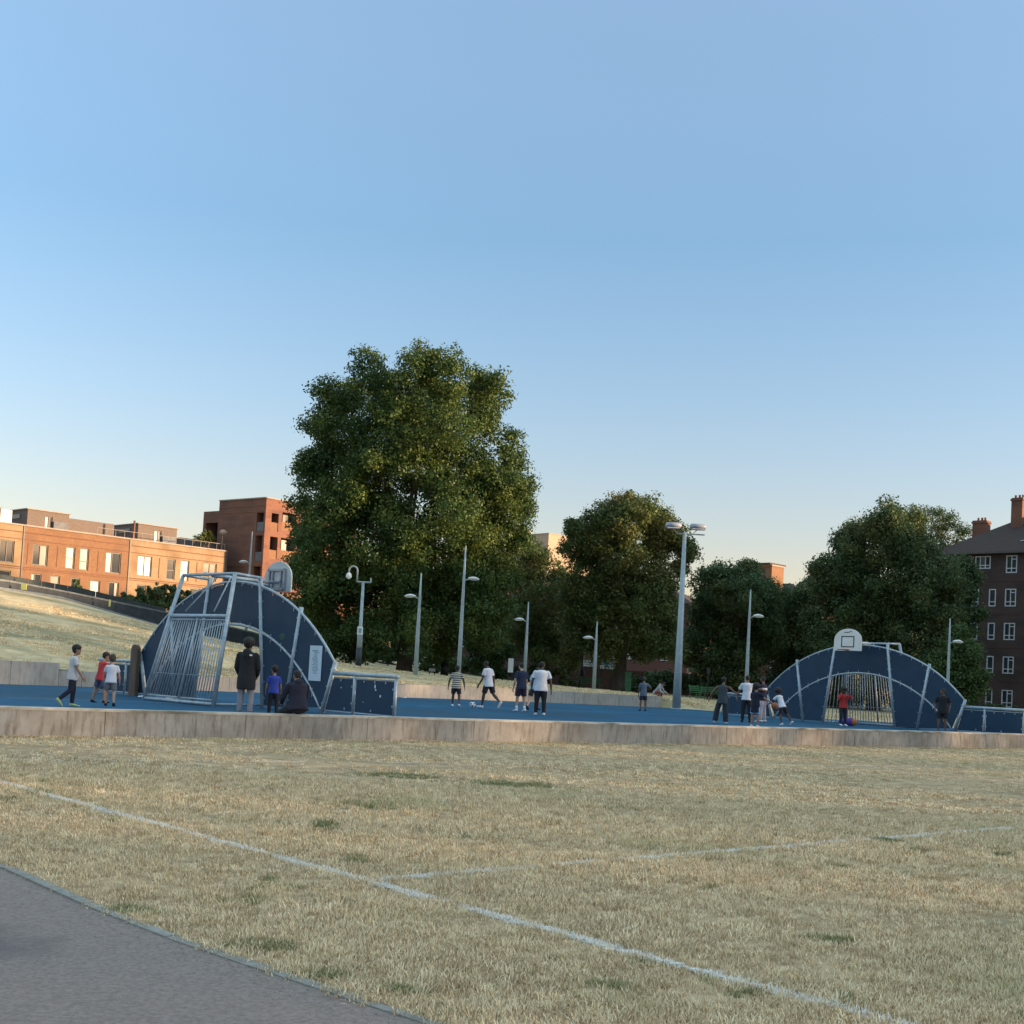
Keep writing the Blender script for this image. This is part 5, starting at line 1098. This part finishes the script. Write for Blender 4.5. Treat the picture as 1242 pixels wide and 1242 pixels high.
    for s_ in (-1, 1): B.ball(H(s_ * .70, -.05, -.02), (.07 * hs, .13 * hs, .19 * hs), 8, 6, (hr, hf2, hu2))
    EX = MB()
    for sgn, (so_, el, wr, d1, d2) in arms.items():
        lf(B, [so_ - d1 * .01, so_ + d1 * .03 * k_, so_.lerp(el, .6), el, el.lerp(wr, .3), el.lerp(wr, .8), wr], [.026 * k_, .031 * k_, .026 * k_, .022 * k_, .024 * k_, .017 * k_, .0155 * k_], trt)
        # hand: palm, four fingers, thumb
        pr = d2.cross(tfw); pr = pr.normalized() if pr.length > .1 else trt; pn = (tfw - d2 * tfw.dot(d2)).normalized() if (tfw - d2 * tfw.dot(d2)).length > .1 else trt
        hl = .105 * k_; p1 = wr + d2 * hl * .5
        B.loft([(T(wr - d2 * .005), pn, pr, .018 * k_, .012 * k_), (T(wr + d2 * hl * .25), pn, pr, .023 * k_, .011 * k_), (T(p1), pn, pr, .024 * k_, .0095 * k_)], 10)
        cur = -trt * sgn * .35
        for fi, (off, fl_) in enumerate(((.018, .36), (.006, .44), (-.006, .41), (-.018, .32))):
            a = p1 + pn * off * k_ - d2 * .012; b_ = a + (d2 + cur * .5).normalized() * hl * fl_ * .55; c_ = b_ + (d2 * .75 + cur).normalized() * hl * fl_ * .5
            EX.tube([T(a), T(b_), T(c_)], [.0052 * k_, .0048 * k_, .0036 * k_], 6)
        a = wr + d2 * hl * .18 + pn * .018 * k_; b_ = a + (pn + d2 * .9).normalized() * hl * .24; EX.tube([T(a), T(b_), T(b_ + (d2 + pn * .25 + cur * .3).normalized() * hl * .2)], [.0065 * k_, .0058 * k_, .004 * k_], 6)
    for sgn, (ho, kn, an, d1, d2) in legs.items():
        lf(B, [ho - UP * .01 * k_, ho.lerp(kn, .3), ho.lerp(kn, .85), kn, kn.lerp(an, .3), kn.lerp(an, .8), an], [.038 * k_, .046 * k_ * build, .036 * k_, .033 * k_, .035 * k_, .021 * k_, .019 * k_], Rt)
        fd = (Fw - d2 * Fw.dot(d2)); fd = fd.normalized() if fd.length > .2 else Fw; sl_ = -d2.cross(Rt).normalized(); 
        B.loft([(T(an - fd * .018 * k_ + d2 * .018 * k_), Rt, d2, .020 * k_, .018 * k_), (T(an + fd * .05 * k_ + d2 * .024 * k_), Rt, d2, .024 * k_, .014 * k_), (T(an + fd * .105 * k_ + d2 * .030 * k_), Rt, d2, .022 * k_, .008 * k_)], 8)
    remesh_obj(B, 'body', skin_m(skin), root, .015 if h > 1.5 else .0125, EX, 3)
    # hair
    hm = hairm or HAIR; Hm = MB()
    if hair == 'afro': Hm.ball(H(0, -.22, .45), (1.12 * hs, 1.16 * hs, 1.05 * hs), 14, 10, (hr, hf2, hu2)); Hm.ball(H(0, -.5, .0), (.9 * hs, .62 * hs, .75 * hs), 12, 8, (hr, hf2, hu2))
    elif hair == 'full': Hm.ball(H(0, -.14, .38), (.80 * hs, .92 * hs, .78 * hs), 14, 10, (hr, hf2, hu2)); Hm.ball(H(0, -.42, -.05), (.68 * hs, .52 * hs, .6 * hs), 12, 8, (hr, hf2, hu2)); Hm.ball(H(0, .55, .62), (.5 * hs, .28 * hs, .2 * hs), 10, 6, (hr, hf2, hu2))
    else: Hm.ball(H(0, -.15, .30), (.745 * hs, .86 * hs, .77 * hs), 14, 10, (hr, hf2, hu2)); Hm.ball(H(0, -.42, -.05), (.62 * hs, .48 * hs, .52 * hs), 12, 8, (hr, hf2, hu2))
    remesh_obj(Hm, 'hair', hm, root, .012, None, 2)
    fm = MB()
    for s_ in (-.28, .28): MB().ball(H(s_, .70, .08), (.11 * hs, .05 * hs, .06 * hs), 8, 6, (hr, hf2, hu2)).build('eye', EYE_M, root, True)
    MB().ball(H(0, .71, -.48), (.22 * hs, .05 * hs, .055 * hs), 8, 6, (hr, hf2, hu2)).build('mouth', LIP, root, True)
    # top
    tb = MB(); g_ = .011 + .004 * (topstyle == 'tee')
    loose = 1.13; bl_ = -.045 - hem
    rings = [(bl_, .110, .084), (bl_ + .035, .108, .083), (.0, .104, .08), (.06, .095, .073), (.14, .088, .066), (.22, .098, .068), (.27, .104, .064), (.295, .086, .052), (.318, .044, .036)]
    if topstyle == 'coat': rings = [(-.17, .108, .098), (-.1, .110, .096)] + rings[1:]
    tb.loft([(T(hipc + tup * a * k_), trt, tfw, b * k_ * build * loose * .93, c * k_ * build * loose * .98) for a, b, c in rings], 16)
    for sgn, (so_, el, wr, d1, d2) in arms.items():
        if topstyle == 'tank': continue
        tb.ball(T(so_ - trt * sgn * .012 * k_ + tup * .0), (.041 * k_, .041 * k_, .036 * k_), 12, 8, (trt, tfw, tup))
        if topstyle == 'tee': lf(tb, [so_, so_.lerp(el, .3), so_.lerp(el, .66)], [.034 * k_, .038 * k_, .042 * k_], trt)
        else: lf(tb, [so_, so_.lerp(el, .5), el, el.lerp(wr, .5), wr.lerp(el, .04)], [.036 * k_, .038 * k_, .035 * k_, .031 * k_, .026 * k_], trt)
    if topstyle in ('coat', 'hoodie'):
        tb.ball(T(neck - tfw * .045 * k_ - tup * .005 * k_), (.062 * k_, .045 * k_, .05 * k_), 12, 8, (trt, tfw, tup))
        if topstyle == 'coat': tb.ball(T(neck - tfw * .06 * k_ - tup * .045 * k_), (.055 * k_, .035 * k_, .055 * k_), 12, 8, (trt, tfw, tup))
    remesh_obj(tb, {'tee': 'tshirt', 'tank': 'vest', 'coat': 'hooded_coat', 'hoodie': 'hooded_top', 'long': 'long_sleeved_top'}[topstyle], cloth(top, topc) if top != 'striped' else CM['striped'], root, .0135, None, 3)
    # bottom
    bb = MB(); wl = .055
    bb.loft([(T(hipc + tup * wl * k_), trt, tfw, .080 * k_ * build, .062 * k_ * build), (T(hipc), trt, tfw, .091 * k_ * build, .071 * k_ * build), (T(hipc - UP * .045 * k_), Rt, Fw, .094 * k_ * build, .072 * k_), (T(hipc - UP * .075 * k_), Rt, Fw, .075 * k_, .058 * k_)], 14)
    for sgn, (ho, kn, an, d1, d2) in legs.items():
        if botstyle == 'shorts': lf(bb, [ho + UP * .01, ho.lerp(kn, .3), ho.lerp(kn, .82)], [.054 * k_, .060 * k_ * build, .058 * k_], Rt)
        elif botstyle == 'wide': lf(bb, [ho + UP * .01, ho.lerp(kn, .4), kn, kn.lerp(an, .5), kn.lerp(an, .97)], [.056 * k_, .062 * k_, .058 * k_, .058 * k_, .058 * k_], Rt)
        else: lf(bb, [ho + UP * .01, ho.lerp(kn, .4), kn, kn.lerp(an, .5), kn.lerp(an, .95)], [.054 * k_, .058 * k_ * build, .044 * k_, .040 * k_, .034 * k_], Rt)
    remesh_obj(bb, 'shorts' if botstyle == 'shorts' else 'trousers', cloth(bot, botc), root, .0135, None, 3)
    # shoes
    for sgn, (ho, kn, an, d1, d2) in legs.items():
        fd = (Fw - d2 * Fw.dot(d2)); fd = fd.normalized() if fd.length > .2 else Fw; sh = MB(); dn = d2
        sh.loft([(T(an - fd * .034 * k_ + dn * .020 * k_), Rt, dn, .016 * k_, .016 * k_), (T(an - fd * .02 * k_ + dn * .014 * k_), Rt, dn, .026 * k_, .028 * k_), (T(an + fd * .02 * k_ + dn * .016 * k_), Rt, dn, .029 * k_, .027 * k_), (T(an + fd * .07 * k_ + dn * .025 * k_), Rt, dn, .031 * k_, .018 * k_), (T(an + fd * .115 * k_ + dn * .029 * k_), Rt, dn, .028 * k_, .013 * k_), (T(an + fd * .135 * k_ + dn * .031 * k_), Rt, dn, .012 * k_, .007 * k_)], 10)
        sh.build('shoe', cloth(shoe, shoec), root, True)
        if sock:
            sb = MB(); lf(sb, [an, an.lerp(kn, .12), an.lerp(kn, .32)], [.0235 * k_, .0245 * k_, .030 * k_], Rt); sb.build('sock', cloth(sock[0], sock[1]), root, True)
    return dict(root=root, T=T, arms=arms, legs=legs, hipc=hipc, tup=tup, trt=trt, tfw=tfw, k=k_, neck=neck)

C_ = .42
WHITE = (.66, .68, .74); NAVY = (.012, .018, .045); BLK = (.014, .015, .02)
person('boy in a loose white T-shirt and dark trousers walking right at the far left', -9.79, 27.85, C_, 1.38, 62, lean=2, hturn=8, aL=(6, 6, 10), aR=(14, 8, 22), lL=(8, 3, 10), lR=(-8, 3, 40), top='offwhite', topc=(.60, .57, .55), bot='navy_trouser', botc=(.016, .02, .035), botstyle='trousers', shoe='lime_sole_shoe', shoec=(.5, .58, .25), hair='full', skin='tan', hem=.03)
person('boy in a red T-shirt and grey-blue shorts grappling with the boy in white', -10.2, 31.0, C_, 1.27, 38, lean=8, hturn=10, hnod=12, aL=(28, 12, 40), aR=(34, 4, 30), lL=(-6, 12, 6), lR=(14, 6, 16), top='red', topc=(.50, .045, .05), bot='slate_short', botc=(.09, .11, .17), shoe='black_shoe', shoec=BLK, hair='short', skin='tan', hem=.02)
person('small boy in white T-shirt and grey shorts seen from behind, beside the boy in red', -9.42, 29.4, C_, 1.19, -14, lean=6, hturn=-12, hnod=14, aL=(30, 10, 40), aR=(12, 14, 22), lL=(8, 4, 10), lR=(-8, 5, 14), top='white', topc=WHITE, bot='grey_short', botc=(.14, .15, .165), shoe='black_shoe', shoec=BLK, sock=None, hair='full', hairm=HAIRB, skin='light', hem=.01)
p4 = person('tall man in a black hooded coat and pale trousers standing with his back to us', -5.9, 27.9, C_, 1.76, 4, lean=1, hturn=14, aL=(4, 9, 34, -12), aR=(6, 8, 40, -15), lL=(1, 3, 2), lR=(2, 3, 8), top='black_coat', topc=(.012, .014, .017), topstyle='coat', bot='pale_grey_trouser', botc=(.30, .29, .31), botstyle='trousers', shoe='grey_shoe', shoec=(.3, .3, .32), hair='afro', skin='brown', build=1.06)
lb = MB(); lb.box(p4['T'](p4['neck'] - p4['tup'] * .075 - p4['tfw'] * .145 + p4['trt'] * .105), (.06, .012, .035)); lb.build('white_tag', M['sign_white'], p4['root'])
person('small boy in a bright blue T-shirt standing just past the wall', -5.42, 28.7, C_, 1.13, -12, lean=3, hturn=-20, aL=(8, 14, 14), aR=(14, 10, 30), lL=(3, 4, 4), lR=(-2, 4, 6), top='royal_blue', topc=(.035, .06, .36), bot='black', botc=BLK, botstyle='trousers', hair='short', skin='tan', hem=.01)
wp = wall_pt(((-4.42) - WA.x) / WD.x, .24, .555)
person('man in dark navy hooded top sitting on the low wall, back to us', wp.x, wp.y, .555, 1.74, -30, lean=13, hturn=-6, hnod=4, aL=(34, 12, 40, -10), aR=(38, 6, 40, -14), lL=(66, 30, 92, -28), lR=(78, 10, 70), top='navy_hood', topc=(.014, .015, .032), topstyle='hoodie', bot='black', botc=BLK, botstyle='trousers', shoe='lime_shoe', shoec=(.24, .45, .07), hair='short', skin='tan', sit=True, build=1.16)
person('boy in a black and cream striped T-shirt and black shorts, back to us', -1.93, 45.9, C_, 1.53, 3, aL=(0, 20, 10), aR=(2, 22, 10), lL=(2, 3, 4), lR=(-4, 8, 12), top='striped', bot='black', botc=BLK, shoe='white_shoe', shoec=(.62, .62, .66), skin='dark', hem=.02, build=1.04)
person('young man in white T-shirt and black shorts striding left past the football', -.74, 45.9, C_, 1.83, -52, lean=6, side=0, hturn=-8, hnod=26, aL=(14, 8, 24), aR=(-6, 14, 10), lL=(14, 3, 6), lR=(-24, 3, 26), top='white', topc=WHITE, bot='black', botc=BLK, shoe='white_shoe', shoec=(.6, .6, .64), skin='dark', hem=.02)
p9 = person('young man in navy T-shirt and red-striped navy shorts with white shoes', .46, 43.9, C_, 1.76, -24, lean=4, hturn=-14, hnod=10, aL=(4, 10, 14), aR=(10, 6, 24), lL=(4, 4, 4), lR=(-3, 3, 8), top='navy', topc=(.018, .026, .065), bot='navy_short', botc=(.022, .02, .04), shoe='white_shoe', shoec=(.74, .76, .8), sock=('white_sock', (.72, .74, .78)), skin='light', hem=.02)
for d_ in (-.02, .03):
    s0 = p9['legs'][-1]; a = s0[0] - UP * .02; b_ = s0[0].lerp(s0[1], .80); off = -p9['trt'] * .112 + p9['tfw'] * d_
    MB().tube([p9['T'](a + off * .98), p9['T'](b_ + off * .93)], .010, 5).build('red_side_stripe', cloth('coral', (.50, .16, .15)), p9['root'])
person('boy in pale blue and navy vest bending away behind the others', 1.0, 47.4, C_, 1.70, 26, lean=16, hturn=-10, hnod=16, aL=(10, 8, 20), aR=(10, 12, 20), lL=(-14, 4, 18), lR=(12, 6, 14), top='pale_blue', topc=(.34, .46, .58), bot='black', botc=BLK, shoe='black_shoe', shoec=BLK, skin='light', hem=.02)
person('stocky man in white T-shirt and long black trousers walking away', 1.06, 40.3, C_, 1.80, -4, lean=1, hturn=52, aL=(0, 12, 12), aR=(-3, 17, 14), lL=(3, 3, 3), lR=(-3, 3, 5), top='white', topc=WHITE, bot='black', botc=(.010, .010, .014), botstyle='trousers', shoe='white_shoe', shoec=(.74, .74, .76), skin='dark', build=1.13, hem=.02)
person('child in grey-blue top and dark shorts alone at mid court, hand on hip', 6.16, 56.4, C_, 1.55, -8, hturn=8, aL=(2, 8, 8), aR=(-24, 40, 96, -34), lL=(0, 4, 2), lR=(0, 4, 3), top='grey_blue', topc=(.085, .12, .17), bot='dark_navy', botc=(.014, .02, .035), shoe='black_shoe', shoec=BLK, skin='brown', hem=.03)
pc = at(795, 843.5, 68.3)
person('person in grey and dark red crouching on the grass above the far wall', pc.x, pc.y, hz(pc.x, pc.y) + .12, 1.62, 120, lean=38, hnod=40, aL=(60, 10, 40), aR=(60, 10, 40), lL=(104, 14, 130), lR=(98, 12, 128), top='pale_grey', topc=(.35, .35, .38), topstyle='hoodie', bot='dark_red', botc=(.24, .07, .06), botstyle='trousers', shoe='black_shoe', shoec=BLK, skin='tan', sit=True)
person('boy in dark grey vest and baggy trousers, arms spread, left of the basketball', 7.33, 42.3, C_, 1.62, 22, lean=2, hturn=12, aL=(8, 42, 10, 26), aR=(44, 38, 34, 30), lL=(2, 15, 4), lR=(3, 5, 3), top='charcoal', topc=(.045, .06, .075), topstyle='tank', bot='charcoal_trouser', botc=(.026, .032, .042), botstyle='wide', shoe='white_shoe', shoec=(.5, .5, .52), skin='brown', hem=.04)
person('young man in white T-shirt and black trousers with arm round his friend', 8.87, 46.0, C_, 1.78, 6, hturn=6, aL=(20, 20, 10), aR=(40, 55, 20, 70), lL=(2, 4, 3), lR=(-2, 4, 3), top='white', topc=WHITE, bot='black', botc=BLK, botstyle='trousers', shoe='black_shoe', shoec=BLK, skin='brown')
p16 = person('young man in navy top with white band and pale pink trousers facing left', 9.75, 47.4, C_, 1.79, -60, hturn=-6, aL=(46, 20, 30), aR=(-10, 12, 60), lL=(3, 4, 4), lR=(-3, 3, 3), top='navy_top', topc=(.012, .016, .05), topstyle='long', bot='pale_pink', botc=(.52, .45, .48), botstyle='trousers', shoe='white_shoe', shoec=(.74, .74, .76), skin='brown', build=1.05)
T_ = p16['T']; hb_ = p16['hipc'] + p16['tup'] * .2 * p16['k']
MB().loft([(T_(hb_ + p16['tup'] * q), p16['trt'], p16['tfw'], .118 * p16['k'], .082 * p16['k']) for q in (-.045, .0, .045)], 18).build('white_band', cloth('white', WHITE), p16['root'], True)
p17 = person('boy in long navy T-shirt and pale blue shorts holding out the basketball', 8.07, 40.35, C_, 1.40, 36, hturn=12, aL=(20, 8, 40), aR=(34, 36, 26, 34), lL=(0, 4, 3), lR=(2, 4, 4), top='navy_tee', topc=(.010, .013, .03), bot='sky_blue', botc=(.28, .50, .80), shoe='white_shoe', shoec=(.7, .7, .72), hair='afro', skin='tan', hem=.12)
p18 = person('small boy in white T-shirt and black shorts leaning left to reach the ball', 9.95, 44.9, C_, 1.36, -38, lean=24, hturn=-10, aL=(64, 16, 12, 12), aR=(50, 8, 20), lL=(-4, 6, 14), lR=(-26, 12, 12), top='white', topc=WHITE, bot='black', botc=BLK, shoe='white_shoe', shoec=(.74, .74, .8), skin='dark', hair='afro')
person('boy in red top in the far goal mouth, hands raised to his head', 13.15, 48.6, C_, 1.50, 172, hturn=8, aL=(58, 30, 128, -25), aR=(62, 26, 130, -25), lL=(2, 4, 3), lR=(8, 2, 10), top='red_top', topc=(.42, .03, .03), topstyle='long', bot='dark_navy', botc=(.02, .025, .05), botstyle='trousers', shoe='white_shoe', shoec=(.7, .7, .74), hair='afro', skin='dark')
person('boy in all dark clothes, hands behind his back, right bay of the far goal', 16.5, 47.0, C_, 1.68, 200, hturn=60, aL=(-22, 16, 40, -6), aR=(-22, 22, 46, -6), lL=(0, 4, 2), lR=(3, 4, 5), top='black_tee', topc=(.012, .013, .018), bot='black', botc=BLK, shoe='brown_shoe', shoec=(.08, .05, .04), skin='brown', hem=.05)
flush_jobs()

# balls and bag
p = at(573, 853, 45.6)
fb = MB().ball((p.x, p.y, C_ + .112), .11, 16, 12).build('football', M['sign_white'], None, True); tag(fb, 'white football with dark patches rolling between the striped boy and the strider', 'football')
for d in ((-.5, -.8, .3), (.6, -.7, .4), (.1, -.9, -.45), (0, -.3, .95), (-.9, -.2, -.3), (.8, -.2, -.5), (.3, .8, .3)):
    d = Vector(d).normalized(); s_ = d.orthogonal().normalized(); MB().loft([(fb_c, s_, d.cross(s_), r_, r_) for fb_c, r_ in ((Vector((p.x, p.y, C_ + .112)) + d * .100, .042), (Vector((p.x, p.y, C_ + .112)) + d * .1115, .030))], 5).build('dark_patch', M['dark'], fb)
wr17 = p17['arms'][1]; bp = p17['T'](wr17[2]) + wr17[4] * .10 + Vector((.07, .02, -.085))
bk = MB().ball(bp, .122, 20, 14).build('basketball', mat('orange_ball_rubber', (.33, .11, .045), (.27, .085, .035), 20, .7, .1), None, True); tag(bk, 'orange basketball held between the boy in navy and the boy in white', 'basketball')
mb = MB()
for X, Y2 in ((xr, UP), (xr, Vector((0, 1, 0))), (Vector((0, 1, 0)), UP)):
    mb.tube([Vector(bp) + X * (.1225 * math.cos(t)) + Y2 * (.1225 * math.sin(t)) for t in np.linspace(0, 2 * math.pi, 25)], .003, 4)
mb.build('seam', M['dark'], bk)
p = at(1030, 878, 49.2); bg_ = empty('sports_bag', (p.x, p.y, C_)); tag(bg_, 'purple sports bag with orange end lying in the far goal mouth', 'bag')
c = Vector((p.x, p.y, C_ + .155)); X = Vector((.9, -.4, 0)).normalized(); Yv = Vector((-X.y, X.x, 0))
MB().loft([(c + X * a, Yv, UP, w, h_) for a, w, h_ in ((-.32, .06, .07), (-.28, .13, .13), (-.08, .15, .15), (.12, .14, .15))], 14).build('body', cloth('purple', (.10, .05, .30)), bg_, True)
MB().loft([(c + X * a, Yv, UP, w, h_) for a, w, h_ in ((.12, .142, .152), (.24, .12, .13), (.28, .06, .07))], 14).build('orange_end', cloth('bag_orange', (.55, .16, .06)), bg_, True)
MB().tube([c + X * -.16 + UP * .13, c + X * -.1 + UP * .25, c + X * .02 + UP * .25, c + X * .08 + UP * .13], .015, 6).build('handle', cloth('lilac', (.35, .3, .5)), bg_)
# litter on the court
for u, v, Y, s_, lb in ((490, 846.5, 56, .12, 'white scrap of litter by the far wall'), (167, 845.5, 36.8, .16, 'white scrap of litter by the near goal foot')):
    q = at(u, v, Y); z_ = C_ + .01; mb = MB(); mb.add([(q.x, q.y, z_), (q.x + s_, q.y + .05, z_ + .01), (q.x + s_ * .9, q.y + s_ * .7, z_ + .05), (q.x - .03, q.y + s_ * .8, z_ + .02)], [(0, 1, 2, 3)])
    mb.add([(a, b, c + .006) for a, b, c in mb.v[:4]], [(3, 2, 1, 0)]); tag(mb.build('litter', M['sign_white'], fix=False), lb, 'litter')
